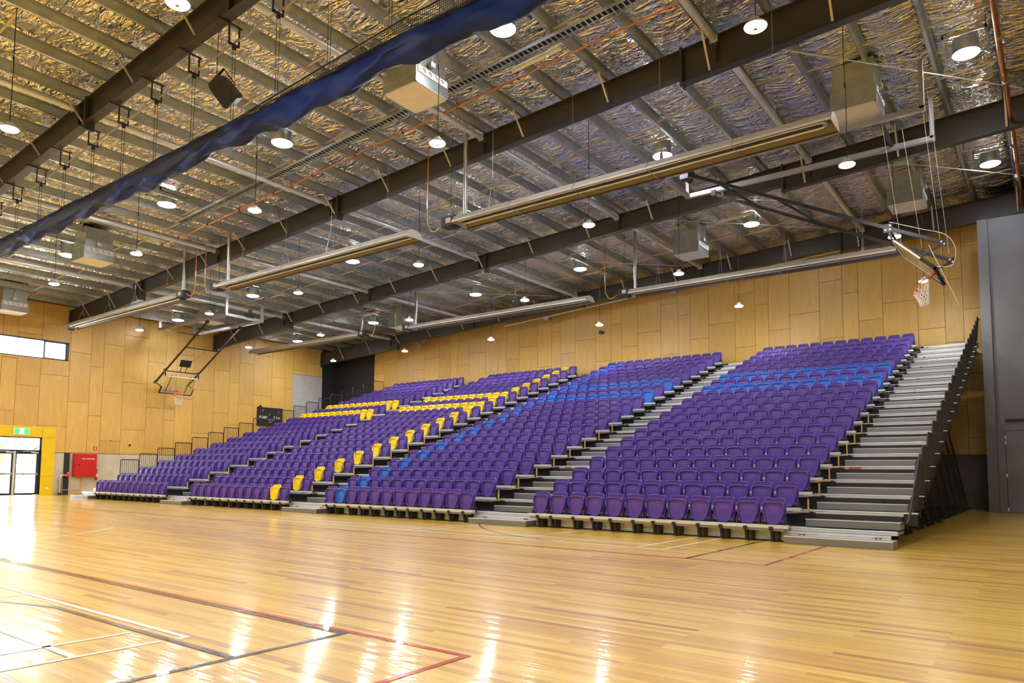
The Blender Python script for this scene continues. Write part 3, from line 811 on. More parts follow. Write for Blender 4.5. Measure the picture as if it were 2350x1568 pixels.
def brk_mb(sx):
    x = sx * .222
    return MB().prism([(-.13, .325), (.04, .325), (.05, .35), (-.02, .46), (-.06, .475), (-.10, .45), (-.125, .38)], 'x', x - .013, x + .013).box(x - .02, x + .02, -.135, .03, .255, .335)
panm = {c: pan_mb().mesh('seat_pan', M[c], smooth=True) for c in ('purple', 'blue', 'yellow')}
bakm = {c: back_mb().mesh('backrest', M[c], smooth=True) for c in ('purple', 'blue', 'yellow')}
brm = [brk_mb(s).mesh('bracket', M['blackp']) for s in (-1, 1)]
def colour(b, r, c):
    if b == 'D': return 'blue' if r in (12, 14) else 'purple'
    if b == 'C': return 'blue' if (c == 1 or (r in (12, 14) and c >= 1)) else 'purple'
    if b == 'B': return 'yellow' if (c == 10 or (r in (12, 14) and c <= 10)) else 'purple'
    return 'yellow' if r in (12, 14) else 'purple'
BN = {'D': 'rightmost', 'C': 'second-from-right', 'B': 'second-from-left', 'A': 'leftmost'}
seats = []
for b in 'DCBA':
    for r in range(NR):
        for c in range(12):
            x = BX[b] - (11 - c) * PITCH - PITCH / 2
            p = Vector((x, TREAD * r, RISE * r))
            seats.append(((p + Vector((0, 0, .6)) - CAM).length, b, r, c, p))
seats.sort(key=lambda s: s[0])
for d, b, r, c, p in seats[:300]:
    col = colour(b, r, c)
    side = '%s from the left' % ORD[c] if c < 6 else ('%s from the right' % ORD[11 - c] if c < 11 else 'at the right end')
    t = thing('stadium_seat', '%s folded seat, %s, %s row up in the %s seating block' % (col, side, ORD[r], BN[b]), 'seat', p + Vector((0, 0, .255)), 'tip-up seats of the grandstand')
    o2 = Vector((0, 0, -.255))
    mkobj('seat_pan', panm[col], o2, t); mkobj('backrest', bakm[col], o2, t)
    mkobj('bracket', brm[0], o2, t); mkobj('bracket', brm[1], o2, t)
# all remaining, farther seats
vs = []; fs = []; mi = []
cols = ['purple', 'blue', 'yellow', 'black']
src = [(panm['purple'], None), (bakm['purple'], None), (brm[0], 3), (brm[1], 3)]
geo = [([tuple(v.co) for v in me.vertices], [tuple(p.vertices) for p in me.polygons], k) for me, k in src]
for d, b, r, c, p in seats[300:]:
    ci = cols.index(colour(b, r, c))
    for gv, gf, k in geo:
        n = len(vs)
        vs.extend([(x + p.x, y + p.y, z + p.z) for x, y, z in gv])
        fs.extend([tuple(i + n for i in f) for f in gf]); mi.extend([ci if k is None else k] * len(gf))
me = bpy.data.meshes.new('stadium_seats_far'); me.from_pydata(vs, [], fs)
for c in cols: me.materials.append(M[c])
me.polygons.foreach_set('material_index', mi); me.polygons.foreach_set('use_smooth', [True] * len(fs)); me.update()
try: me.set_sharp_from_angle(angle=radians(38))
except Exception: pass
o = mkobj('stadium_seat_rows', me)
tag(o, 'farther purple, yellow and blue folded seats filling the left seating blocks and upper rows', 'seats', 'tip-up seats of the grandstand', 'stuff')

# ------------------------------------------------------------------ lamps
def pend_parts():
    a = MB().tube([(0, 0, .024), (0, 0, .06)], [.168, .135], 32).tube([(0, 0, .06), (0, 0, .14)], [.085, .06], 20).tube([(0, 0, 0.0), (0, 0, .024)], [.172, .172], 32)
    n = 32; vs = []; fs = []
    rings = ((.034, -.036), (.09, -.034), (.140, -.028), (.160, -.014), (.165, .0))
    for rr_, z in rings:
        vs += [(rr_ * cos(2 * pi * i / n), rr_ * sin(2 * pi * i / n), z) for i in range(n)]
    for q in range(len(rings) - 1):
        fs += [(q * n + i, (q + 1) * n + i, (q + 1) * n + (i + 1) % n, q * n + (i + 1) % n) for i in range(n)]
    lens = MB().add(vs, fs)
    dot = MB().tube([(0, 0, -.041), (0, 0, -.03)], .035, 16)
    return a.mesh('lamp_housing', M['white'], smooth=True), lens.mesh('lens', M['pend']), dot.mesh('sensor', M['greyp'])
pa, pb, pc = pend_parts()
GX = [.73, -5.95, -12.55, -19.05, -25.4, -31.75]
GY = [(-9.3, 'nearest row'), (-3.68, 'row above the open court'), (2.5, 'row above the front seats'), (8.55, 'row above the middle seats'), (14.5, 'row in front of the back wall')]
PZ = 8.2
for gi, (gy, gn) in enumerate(GY + [(-15.4, 'row beyond the nearest row'), (-21.6, 'row by the near wall')]):
    for gj, gx in enumerate(GX + [7.3]):
        if gj == 6 and gi < 5 and gy > 0: continue
        nm = ('sixth fifth fourth third second first seventh'.split())[gj]
        t = thing('pendant_lamp', 'round pendant lamp, %s from end wall, %s' % (['sixth', 'fifth', 'fourth', 'third', 'second', 'first', 'seventh'][gj], gn), 'pendant lamp', (gx, gy, PZ), 'high bay pendant lamps')
        mkobj('lamp_housing', pa, (0, 0, 0), t); mkobj('lens', pb, (0, 0, 0), t); mkobj('sensor', pc, (0, 0, 0), t)
        h = foil_z(gx) + .02 - PZ
        part('cable', MB().tube([(gx, gy, PZ + .13), (gx + .02, gy, PZ + h * .45), (gx - .01, gy, PZ + h * .7), (gx, gy, PZ + h)], .009, 5).tube([(gx, gy, PZ + h * .5), (gx, gy, PZ + h * .5 + .12)], .016, 5), M['rubber'], t)
n = 28
sk = MB().tube([(0, 0, 0), (0, 0, .42)], .275, 32, cap=False).tube([(0, 0, 0), (0, 0, .03)], .295, 32, cap=False).mesh('tube', M['galvd'], smooth=True)
sl = MB().tube([(0, 0, -.035), (0, 0, -.015), (0, 0, .005)], [.22, .27, .285], 32).mesh('lens', M['tube'], smooth=True)
SKL = [(-13.0, -2.6), (-19.4, -2.6), (2.86, 5.45), (2.9, 13.2), (-5.07, 5.43), (-12.86, 5.44), (-26.78, 5.5), (-33.6, 5.4), (-18.86, 13.0), (-12.8, 13.2), (-4.9, 13.1), (-26.77, 13.3), (-26.9, -2.7), (-33.6, 13.15), (-5.15, -2.5), (-19.4, 5.45)]
SKN = ['third from the curtain end over the court', 'second beside the left AC box over the court', 'over the front right corner beside the copper pipe', 'over the back right corner', 'right of centre behind the large heater', 'in mid hall above the burner', 'near the end wall behind the left hoop', 'close to the end wall over the hoop frame', 'left of centre over the back rows', 'in the middle over the back rows', 'beside the batten light over the back rows', 'over the far left back rows', 'behind the left AC box', 'in the far corner over the back rows', 'half hidden by the blue curtain', 'left of mid hall over the middle seats']
for (x, y), nm in zip(SKL, SKN):
    z = top(x) - .13
    t = thing('skylight_tube', 'glowing round skylight tube ' + nm, 'skylight', (x, y, z), 'round skylight tubes')
    mkobj('tube', sk, (0, 0, 0), t); mkobj('lens', sl, (0, 0, 0), t)
    part('trim_frame', MB().box(x - .46, x + .46, y - .46, y - .42, z + .28, z + .36).box(x - .46, x + .46, y + .42, y + .46, z + .28, z + .36).box(x - .46, x - .42, y - .46, y + .46, z + .28, z + .36).box(x + .42, x + .46, y - .46, y + .46, z + .28, z + .36), M['galv'], t)

# batten emergency lights
for x0, y, nm in ((-5.95, -1.05, 'under the cable tray over the court'), (-5.85, 12.1, 'beside the skylight over the back rows'), (-26.2, 12.0, 'over the back rows near the dark corner')):
    x1 = x0 + 1.38; za, zb = top(x0) - .06, top(x1) - .06
    t = thing('batten_light', 'unlit white batten light with green indicator ' + nm, 'batten light', (x0, y, za), 'batten lights')
    part('housing', MB().bar((x0, y, za), (x1, y, zb), .12, .07).tube([(x0 - .02, y, za - .02), (x1 + .02, y, zb - .02)], .052, 12), M['white'], t, True)
    part('indicator', MB().box(x0 + 1.0, x0 + 1.02, y - .02, y, top(x0 + 1) - .14, top(x0 + 1) - .13), M['led'], t)

# cable trays (ladder type)
for (xa, xb, y, nm, off) in ((-20.5, XR - 1, -1.5, 'running over the court towards the top of the hall', -.14), (-22.0, XR - 1, 10.0, 'running over the back rows', -.2)):
    t = thing('cable_tray', 'galvanised ladder cable tray ' + nm, 'cable tray', (xa, y, top(xa)), 'cable trays')
    mb = MB()
    for s in (-.15, .15): mb.bar((xa, y + s, top(xa) + off), (xb, y + s, top(xb) + off), .012, .07)
    part('side_rail', mb, M['galv'], t)
    mb = MB(); x = xa
    while x < xb: mb.box(x, x + .035, y - .15, y + .15, top(x) + off - .03, top(x) + off - .012); x += .13
    part('rungs', mb, M['galv'], t)['kind'] = 'stuff'
    part('cable_bundle', MB().tube([(xa, y + .02, top(xa) + off + .01), (xb, y + .02, top(xb) + off + .01)], .03, 6).tube([(xa, y - .06, top(xa) + off), (xb, y - .06, top(xb) + off)], .02, 6), M['rubber'], t)

# copper pipes
def cz(x, o=-.15): return top(x) + o
cp = thing('copper_pipe', 'long thin copper gas pipe running under the purlins over the court', 'pipe', (-21.5, -.85, cz(-21.5)), 'copper pipes')
part('main_run', MB().tube([(-23.0, -.78, cz(-23)), (XR - 1, -.85, cz(XR - 1))], .026, 8), M['copper'], cp, True)
mb = MB()
for k in range(16): x = -22 + 2 * k; mb.tube([(x, -.8, cz(x) - .0), (x + .05, -.8, cz(x + .05))], .036, 8).tube([(x, -.8, cz(x)), (x, -.8, top(x) + .05)], .008, 4)
part('pipe_clip', mb, M['black'], cp)
c2 = thing('copper_pipe', 'thick copper fire pipe crossing the top right corner of the roof', 'pipe', (3.6, -8, 11), 'copper pipes')
part('main_run', MB().tube([(3.5, -14, 11.02), (3.52, 2.3, 11.02), (3.60, 8.5, 11.02), (3.66, 16.8, 11.02)], .055, 10), M['copper'], c2, True)
for y in (4.2, 6.5, 10.8, 13.5): part('coupling', MB().tube([(3.58, y, 11.02), (3.58, y + .1, 11.02)], .07, 10), M['galv'], c2, True)
mb = MB()
for y in (3.2, 5.2, 11.5, 14.0): mb.tube([(3.58, y, 11.02), (3.58, y, top(3.6) + .1)], .008, 5)
part('hanger_rod', mb, M['galv'], c2)

# ------------------------------------------------------------------ radiant tube heaters
def heater(x0, x1, y, z, burner, nm, hose=True):
    t = thing('tube_heater', 'long cream radiant tube heater with black burner, ' + nm, 'heater', ((x0 + x1) / 2, y, z), 'radiant tube heaters')
    w = .34
    pr = [(y - w, z), (y - w, z + .05), (y - w * .66, z + .20), (y - .08, z + .24), (y + .08, z + .24), (y + w * .66, z + .20), (y + w, z + .05), (y + w, z)]
    inner = [(a + (.012 if a < y else -.012) * (1 if abs(a - y) > .1 else 0), b - .012) for a, b in pr]
    def shell(pf, flip):
        n = len(pf); vs = [(x0, p, q) for p, q in pf] + [(x1, p, q) for p, q in pf]
        return MB().add(vs, [((i, i + 1, n + i + 1, n + i) if not flip else (n + i, n + i + 1, i + 1, i)) for i in range(n - 1)])
    part('hood', shell(pr, False), M['heat'], t)
    part('liner', shell([(a, b - .004) for a, b in inner], True), M['heatin'], t)
    mb = MB(); far = x1 if burner < (x0 + x1) / 2 else x0
    for xx in (x0, x1 - .012):
        part('end_cap', MB().prism(pr, 'x', xx, xx + .012), M['white'], t, label='pale curved end cap')
    mb = MB()
    n = 10
    fx = far - .30 if far == x1 else far + .30; sgn = 1 if far == x1 else -1
    nx = x0 + .02 if burner < (x0 + x1) / 2 else x1 - .02
    path = [(nx, y - .13, z + .09), (fx, y - .13, z + .09)] + [(fx + sgn * .13 * sin(pi * i / n), y - .13 * cos(pi * i / n), z + .09) for i in range(1, n)] + [(fx, y + .13, z + .09), (nx, y + .13, z + .09)]
    part('emitter_tube', MB().tube(path, .045, 10), M['galvd'], t, True, label='bare steel U-shaped tube')
    mb = MB(); L = x1 - x0; k = 5
    for i in range(1, k):
        x = x0 + L * i / k
        mb.box(x - .012, x + .012, y - w - .004, y - w + .0, z, z + .06).bar((x, y - w, z + .055), (x, y - w * .66, z + .205), .02, .008).bar((x, y - w, z - .003), (x, y + w, z - .003), .02, .006)
    part('joint_strap', mb, M['galv'], t)
    for fx_ in (.12, .38, .62, .88):
        x = x0 + L * fx_; zc = top(x) + .02; zm = z + .24 + min(.85, (zc - z) * .35)
        part('hanger_wire', MB().tube([(x, y, zm), (x, y, zc)], .006, 4).tube([(x - .0, y - .18, z + .21), (x, y, zm)], .005, 4).tube([(x, y + .18, z + .21), (x, y, zm)], .005, 4), M['galv'], t)
    s = -1 if burner < (x0 + x1) / 2 else 1
    b0 = burner
    bx = part('burner_box', MB().box(min(b0, b0 + s * .48), max(b0, b0 + s * .48), y - .24, y + .10, z - .02, z + .26), M['blackp'], t, label='black burner box')
    part('rating_label', MB().box(min(b0 + s * .12, b0 + s * .3), max(b0 + s * .12, b0 + s * .3), y - .245, y - .24, z + .06, z + .2), M['paper'], bx)
    part('fan_housing', MB().tube([(b0 + s * .10, y - .05, z + .02), (b0 + s * .10, y - .05, z - .08)], .11, 14), M['black'], bx, True)
    xf = b0 - s * .12
    part('flue', MB().tube([(xf, y + .1, z + .2), (xf, y + .1, top(xf) + PH)], .062, 14), M['galvd'], t, True, label='vertical silver flue pipe')
    mb = MB(); zz = z + .35
    while zz < top(xf): mb.tube([(xf, y + .1, zz), (xf, y + .1, zz + .012)], .066, 14); zz += .32
    part('flue_seam', mb, M['galvd'], t)
    hx = b0 + s * 1.15
    zs = z + .95
    part('gas_drop', MB().tube([(hx, y - .1, zs), (hx, y - .1, top(hx) - .1)], .017, 6), M['copper'], t, True, label='copper drop pipe')
    part('gas_valve', MB().tube([(hx, y - .1, zs), (hx, y - .1, zs - .25)], .026, 6), M['nose'], t)
    part('gas_hose', MB().tube([(hx, y - .1, zs - .2), (hx - s * .02, y - .1, z + .25), (hx - s * .15, y - .1, z + .02), (hx - s * .32, y - .1, z - .04), (hx - s * .5, y - .1, z + .05), (b0 + s * .46, y - .1, z + .12)], .016, 6), M['hose'], t, True, label='yellow looped hose')
    part('power_flex', MB().tube([(b0 + s * .3, y, z + .26), (b0 + s * .33, y, z + 1.2), (b0 + s * .3, y, top(b0))], .008, 4), M['rubber'], t)
heater(-8.95, .95, .45, 8.22, -8.95, 'the largest, in front of the right seats')
heater(-20.9, -10.7, .45, 8.2, -20.9, 'in mid hall over the stand front')
heater(-34.5, -23.9, .45, 8.25, -23.9, 'near the strip window')
heater(-9.0, .6, 10.9, 8.36, -9.0, 'along the top of the right plywood wall')
heater(-21.2, -10.9, 10.9, 8.38, -21.2, 'over the back rows in mid hall')
heater(-34.9, -25.0, 10.9, 8.44, -25.0, 'over the back rows by the dark corner')

# ------------------------------------------------------------------ ducted air boxes
def airbox(x, y, nm, zb=None):
    zb = zb or top(x) + .30 - 1.27; zt = top(x) + .2; h = .535
    t = thing('air_cooler', 'square galvanised ceiling air unit, ' + nm, 'air unit', (x, y, zb), 'ceiling air units')
    part('duct_body', MB().box(x - h + .05, x + h - .05, y - h + .05, y + h - .05, zb + .42, zt), M['galv'], t)
    part('plenum', MB().box(x - h, x + h, y - h, y + h, zb, zb + .44), M['galv'], t)
    part('grille', MB().box(x - h + .04, x + h - .04, y - h + .04, y + h - .04, zb - .012, zb), M['grille'], t)
    part('grille_frame', MB().box(x - h, x + h, y - h, y - h + .04, zb - .016, zb).box(x - h, x + h, y + h - .04, y + h, zb - .016, zb).box(x - h, x - h + .04, y - h, y + h, zb - .016, zb).box(x + h - .04, x + h, y - h, y + h, zb - .016, zb), M['nose'], t)
    part('seam', MB().box(x - h - .006, x + h + .006, y - h - .006, y + h + .006, zb + .20, zb + .212).box(x - h - .006, x + h + .006, y - h - .006, y + h + .006, zb + .43, zb + .445), M['galvd'], t)
    part('control_strip', MB().box(x + h, x + h + .015, y - h + .05, y + h - .05, zb + .24, zb + .40), M['white'], t)
    cb = part('junction_box', MB().box(x + h, x + h + .07, y - .12, y + .02, zb + .5, zb + .62), M['white'], t)
    part('conduit', MB().tube([(x + h + .03, y - .05, zb + .6), (x + h + .05, y - .05, zb + .85), (x + h - .02, y + .1, zb + 1.1), (x + h - .02, y + .1, zt)], .012, 5), M['white'], cb)
    for j in range(4):
        yy = y - h + .2 + .2 * j
        part('strip_wire', MB().tube([(x + h + .02, yy, zb + .36), (x + h + .04, yy + .04, zb + .33), (x + h + .02, yy + .08, zb + .29)], .008, 4), M['rubber'], t)
airbox(-7.45, -2.85, 'largest, beside the blue curtain')
airbox(-24.5, -2.75, 'over the left of the open court')
airbox(-34.3, -2.2, 'nearest the strip window')
airbox(.5, 5.05, 'top right above the right hoop frame')
airbox(.5, 12.95, 'over the upper right corner of the seats')
airbox(-7.2, 12.6, 'over the back rows right of centre')
airbox(-24.0, 12.9, 'over the back rows left of centre')
airbox(-31.4, 6.05, 'behind the left hoop frame', 9.14)

# ------------------------------------------------------------------ folding basketball goals
def goal(nm, X0, X1, Y0, Y1, zf, hinge, joint, ext, bt, bb, YA, YBm, postx):
    s = 1 if ext[0] > hinge[0] else -1
    t = thing('basketball_goal', nm, 'basketball goal', (bb[0], (YA + YBm) / 2, bb[1]), 'folding basketball goals')
    w = .13
    mb = MB()
    for y in (Y0, Y1): mb.bar((X0, y, zf), (X1, y, zf), w, w)
    mb.bar((postx, Y0, zf), (postx, Y1, zf), w, w)
    for y in (Y0, Y1):
        for x in (X0 + w / 2, X1 - w / 2):
            mb.bar((x, y, zf), (x, y, top(x) + .0), w * .8, w, up=(0, 1, 0))
    for x in (X0 + w / 2, X1 - w / 2): mb.box(x - .12, x + .12, Y0 - .12, Y1 + .12, top(x) - .01, top(x) + .06) if False else None
    part('ceiling_frame', mb, M['greyp'], t, label='grey square-tube ceiling frame')
    for y in (Y0, Y1):
        for x in (X0 + w / 2, X1 - w / 2): part('mounting_plate', MB().box(x - .13, x + .13, y - .09, y + .09, top(x) - .03, top(x) + .0), M['galv'], t)
    mid = lambda a, b, f: (a[0] + (b[0] - a[0]) * f, a[1] + (b[1] - a[1]) * f)
    for y in (YA, YBm):
        part('swing_arm', MB().bar((hinge[0], y, hinge[1]), (joint[0], y, joint[1]), .05, .09), M['black'], t)
        part('link_arm', MB().bar((joint[0], y, joint[1]), (ext[0], y, ext[1]), .06, .085), M['black'], t)
        lw = mid(bt, bb, .62)
        part('link_bar', MB().bar((ext[0], y, ext[1]), (lw[0] + s * .06, y, lw[1]), .04, .05, up=(0, 1, 0)).bar((joint[0], y, joint[1] - .02), (bt[0], y, bt[1]), .05, .06, up=(0, 1, 0)), M['black'], t)
        part('gusset_plate', MB().prism([(ext[0] - .12, ext[1] + .06), (ext[0] + .05, ext[1] + .08), (ext[0] + .05, ext[1] - .08), (ext[0] - .12, ext[1] - .10)], 'y', y - .045, y - .037), M['black'], t)
        part('gusset_plate', MB().prism([(joint[0] - .1, joint[1] + .10), (joint[0] + .1, joint[1] + .10), (joint[0] + .1, joint[1] - .12), (joint[0] - .1, joint[1] - .12)], 'y', y - .045, y - .037), M['black'], t)
        mb = MB()
        for px, pz in ((ext[0] - .06, ext[1] + .03), (ext[0], ext[1] - .04), (joint[0] + .05, joint[1] + .05), (joint[0] - .05, joint[1] - .05), (joint[0] + .05, joint[1] - .05)):
            mb.tube([(px, y - .045, pz), (px, y - .06, pz)], .022, 8)
        part('bolt', mb, M['nose'], t)
        part('hinge_clamp', MB().box(hinge[0] - .07, hinge[0] + .07, y - .07, y + .07, hinge[1] - .06, hinge[1] + .12), M['black'], t)
    for f in ((.5, 1.0) if s < 0 else (1.0,)):
        p = mid(hinge, joint, f); part('cross_bar', MB().bar((p[0], YA, p[1]), (p[0], YBm, p[1]), .05, .05, up=(0, 0, 1)), M['black'], t)
    p1 = mid(hinge, joint, .15); p2 = mid(hinge, joint, .27); p3 = mid(hinge, joint, .47); p4 = mid(hinge, joint, .62)
    if s > 0:
        part('diagonal_brace', MB().bar((p1[0], YA, p1[1]), (p2[0], YBm, p2[1]), .05, .05), M['black'], t)
        part('diagonal_brace', MB().bar((p3[0], YA, p3[1]), (p4[0], YBm, p4[1]), .05, .05), M['black'], t)
    # board
    d = Vector((bt[0] - bb[0], 0, bt[1] - bb[1])); H = d.length; d.normalize()
    nrm = Vector((-s * d.z if True else 0, 0, s * d.x)); nrm = Vector((d.z * -s, 0, d.x * s))
    if nrm.z > 0: nrm = -nrm
    Wd = 1.8; yc = (YA + YBm) / 2; B0 = Vector((bb[0], yc, bb[1]))
    def P(a, b, c=0): v = B0 + Vector((0, a, 0)) + d * b + nrm * c; return (v.x, v.y, v.z)
    def slab(a0, a1, b0, b1, c0, c1):
        vs = [P(a, b, c) for c in (c0, c1) for a, b in ((a0, b0), (a1, b0), (a1, b1), (a0, b1))]
        return vs, [(0, 3, 2, 1), (4, 5, 6, 7), (0, 1, 5, 4), (1, 2, 6, 5), (2, 3, 7, 6), (3, 0, 4, 7)]
    bo = part('backboard', MB().add(*slab(-Wd / 2 + .04, Wd / 2 - .04, .04, H - .04, -.006, .006)), M['bglass'], t, label='clear glass backboard')
    mb = MB()
    for a in ((-Wd / 2, Wd / 2, H - .05, H), (-Wd / 2, Wd / 2, 0, .05), (-Wd / 2, -Wd / 2 + .05, 0, H), (Wd / 2 - .05, Wd / 2, 0, H)): mb.add(*slab(*a, -.02, .02))
    part('board_frame', mb, M['white'], bo)
    mb = MB()
    for a in ((-Wd / 2 - .03, Wd / 2 + .03, -.03, .03), (-Wd / 2 - .03, -Wd / 2 + .02, -.03, .42), (Wd / 2 - .02, Wd / 2 + .03, -.03, .42)): mb.add(*slab(*a, -.035, .035))
    part('edge_padding', mb, M['rubber'], bo)
    mb = MB(); q = .295
    for a in ((-q, q, .60 - .04 * 1, .60), (-q, q, .18, .22), (-q, -q + .045, .18, .60), (q - .045, q, .18, .60)): mb.add(*slab(*a, .008, .011))
    part('target_square', mb, M['white'], bo)
    mb = MB()
    for a in (-.55, .55): mb.add(*slab(a - .018, a + .018, .0, H + .02, -.09, -.06))
    part('rear_frame', mb, M['black'], bo)
    # rim and net
    hb = .17; R = .27
    cen = Vector(P(0, hb, .15 + R))
    ring = [tuple(cen + Vector((0, R * cos(2 * pi * i / 28), 0)) + nrm * (R * sin(2 * pi * i / 28))) for i in range(28)]
    rm = part('rim', MB().tube(ring, .017, 8, closed=True).add(*slab(-.10, .10, hb - .05, hb + .06, .008, .03)).add(*slab(-.08, .08, hb - .03, hb - .015, .02, .19)), M['orange'], t, True, label='orange steel rim')
    mb = MB()
    nn = 12; lv = 6; Ln = .50
    def NP(i, l):
        f = l / lv; r = R * (1 - .50 * f ** .8); a = 2 * pi * (i + (l % 2) * .5) / nn
        base = cen + Vector((0, r * cos(a), 0)) + nrm * (r * sin(a)) * (1 - f * .0)
        flat = cen + Vector((nrm.x * r * sin(a), r * cos(a), 0))
        b = base * (1 - f * .7) + flat * (f * .7)
        return b + Vector((-nrm.x * .10 * f, 0, -Ln * f))
    for i in range(nn):
        for l in range(lv):
            a = NP(i, l)
            for j in ((i, i - 1) if l % 2 == 0 else (i, i + 1)):
                mb.tube([a, NP(j, l + 1)], .0095, 4, cap=False)
    part('net', mb, M['netw'], t, label='white cord net')
    return t, P
rg, PR = goal('folded basketball goal with glass board seen edge-on, high beside the grey wall', -5.05, 1.98, 5.22, 7.16, 10.28, (-4.1, 10.13), (1.07, 7.47), (2.27, 6.87), (1.14, 7.18), (2.05, 6.28), 5.3, 7.1, -4.98)
part('rear_cross_bar', MB().bar((.95, 5.22, 10.34), (.95, 7.16, 10.34), .09, .09), M['black'], rg)
mb = MB()
for x, y, zt in ((1.0, 5.3, 10.3), (1.35, 6.1, 10.3), (1.7, 6.9, 11.6), (1.85, 7.0, 11.6)): mb.tube([(x, y, zt), (x + .35, y, 7.05)], .0045, 4)
mb.tube([(-1.3, 5.3, 8.72), (-3.4, 7.1, 9.8)], .006, 4)
part('lift_cable', mb, M['netw'], rg)
part('winch_motor', MB().box(-4.72, -4.45, 5.9, 6.15, 10.36, 10.55).tube([(-4.6, 6.15, 10.45), (-4.6, 6.4, 10.45)], .09, 12), M['black'], rg)
def spline(pts, n=10):
    P = [Vector(p) for p in pts]; P = [P[0] * 2 - P[1]] + P + [P[-1] * 2 - P[-2]]; out = []
    for i in range(1, len(P) - 2):
        for k in range(n):
            t = k / n; a, b, c, d = P[i - 1:i + 3]
            out.append(.5 * ((2 * b) + (-a + c) * t + (2 * a - 5 * b + 4 * c - d) * t * t + (-a + 3 * b - 3 * c + d) * t ** 3))
    return out + [P[-2]]
part('loose_cord', MB().tube(spline([(1.12, 5.15, 7.58), (1.75, 5.12, 7.28), (2.3, 5.12, 7.02), (2.5, 5.12, 6.65), (2.42, 5.12, 6.25), (2.1, 5.2, 6.3)]), .007, 5).tube(spline([(1.95, 5.2, 6.85), (2.15, 5.2, 6.3), (2.45, 5.2, 5.5), (2.5, 5.2, 5.3)]), .007, 5), M['netw'], rg)
lg, PL = goal('folded basketball goal facing the court, hung before the plywood end wall', -35.0, -28.3, 5.08, 7.1, 9.02, (-30.3, 8.88), (-34.35, 6.70), (-35.38, 6.14), (-34.3, 6.42), (-35.02, 5.55), 5.2, 7.1, -28.36)
part('winch_motor', MB().box(-28.5, -28.2, 6.1, 6.55, 9.08, 9.25).tube([(-28.36, 6.4, 9.25), (-28.36, 6.4, 9.5)], .09, 12), M['black'], lg)
part('ballast_box', MB().prism([(-34.15, 7.0), (-33.95, 7.35), (-33.88, 7.32), (-34.08, 6.97)], 'y', 5.85, 6.45).bar((-34.3, 6.0, 6.72), (-34.1, 6.0, 7.0), .03, .03).bar((-34.3, 6.3, 6.72), (-34.1, 6.3, 7.0), .03, .03), M['black'], lg)
part('safety_bar', MB().bar((-34.4, 5.08, 8.93), (-34.4, 7.1, 8.93), .05, .05).tube([(-28.5, 6.1, 9.0), (-34.2, 6.1, 6.8)], .006, 4), M['black'], lg)

# ------------------------------------------------------------------ divider curtain
YC = -6.7
cu = thing('divider_curtain', 'furled blue vinyl and black net court divider hanging below the roof beam', 'curtain', (-16, YC, 8.0))
def rope_z(x): return 8.27 + .26 * max(0, min(1, (x + 9) / 5.0))
def vinyl():
    nx, n = 900, 30; vs = []; fs = []
    x0, x1 = XL + .1, 6.0
    for i in range(nx + 1):
        x = x0 + (x1 - x0) * i / nx
        for j in range(n):
            a = 2 * pi * j / n
            lump = .10 * sin(x * 1.3 + 2 * a) + .09 * sin(x * 2.7 - 3 * a + 1) + .07 * sin(x * 5.1 + 5 * a) + .05 * sin(x * 9.3 - 4 * a + 2 * sin(x))
            ry, rz = .17 * (1 + lump), .235 * (1 + lump * .8)
            cz_ = 7.98 + .03 * sin(x * 1.1) + (.05 * sin(x * 3.7 + a) if sin(a) < -.4 else 0)
            vs.append((x, YC + ry * cos(a), cz_ + rz * sin(a)))
    for i in range(nx):
        fs += [(i * n + j, i * n + (j + 1) % n, (i + 1) * n + (j + 1) % n, (i + 1) * n + j) for j in range(n)]
    return MB().add(vs, fs)
part('vinyl_skirt', vinyl(), M['vinyl'], cu, True, label='glossy blue vinyl roll')
def netmesh():
    nx, n = 420, 10; x0, x1 = XL + .1, 6.0; vs = []; uv = []
    prof = []
    for i in range(nx + 1):
        x = x0 + (x1 - x0) * i / nx
        zr = rope_z(x); lo = 158 if x > -7 else 158 + 62 * min(1, (-7 - x) / 4)
        pts = [(YC - .0, zr)]
        for j in range(n):
            a = radians(95 + (lo - 95) * j / (n - 1) + 6 * sin(x * 2.1))
            k = 1.12 + .04 * sin(x * 4 + j)
            pts.append((YC + .17 * k * cos(a), 7.98 + .235 * k * sin(a)))
        L = 0
        for q, p in enumerate(pts):
            if q: L += sqrt((p[0] - pts[q - 1][0]) ** 2 + (p[1] - pts[q - 1][1]) ** 2)
            vs.append((x, p[0], p[1])); uv.append((x / .045, L / .045))
    m = n + 1; fs = []
    for i in range(nx): fs += [(i * m + j, i * m + j + 1, (i + 1) * m + j + 1, (i + 1) * m + j) for j in range(m - 1)]
    return vs, fs, uv
def net_obj(name, vs, fs, uv, parent):
    mb = MB().add(vs, fs); o = part(name, mb, M['net'], parent, True)
    l = o.data.uv_layers.new(name='UVMap')
    for lp in o.data.loops: l.data[lp.index].uv = uv[lp.vertex_index]
    return o
vs, fs, uv = netmesh(); net_obj('net', vs, fs, uv, cu)
fr = [f for q, f in enumerate(fs) if q % 10]
vs2 = [(x, 2 * YC - y + .001, z) for x, y, z in vs]; net_obj('net', vs2, fr, uv, cu)
vs3 = [(x, y, 7.98 + (z - 7.98) * 1.03) for x, y, z in vs]; net_obj('net', vs3, fr, [(a + b * .5, b * 1.3 + .37 * a) for a, b in uv], cu)
part('head_rope', MB().tube([(XL + .1 + .5 * i, YC, rope_z(XL + .1 + .5 * i)) for i in range(84)], .014, 6), M['rubber'], cu)
def rdep(x): return .86 if (x < -28.5 or x > -2.5) else .64
BRK = [-2.6, -4.2, -5.75, -7.28, -8.76, -10.28, -11.88, -13.46, -15.09, -16.79, -18.36, -20.08, -21.7, -23.3, -24.9, -26.5, -28.1, -29.8, -31.4, -33.0]
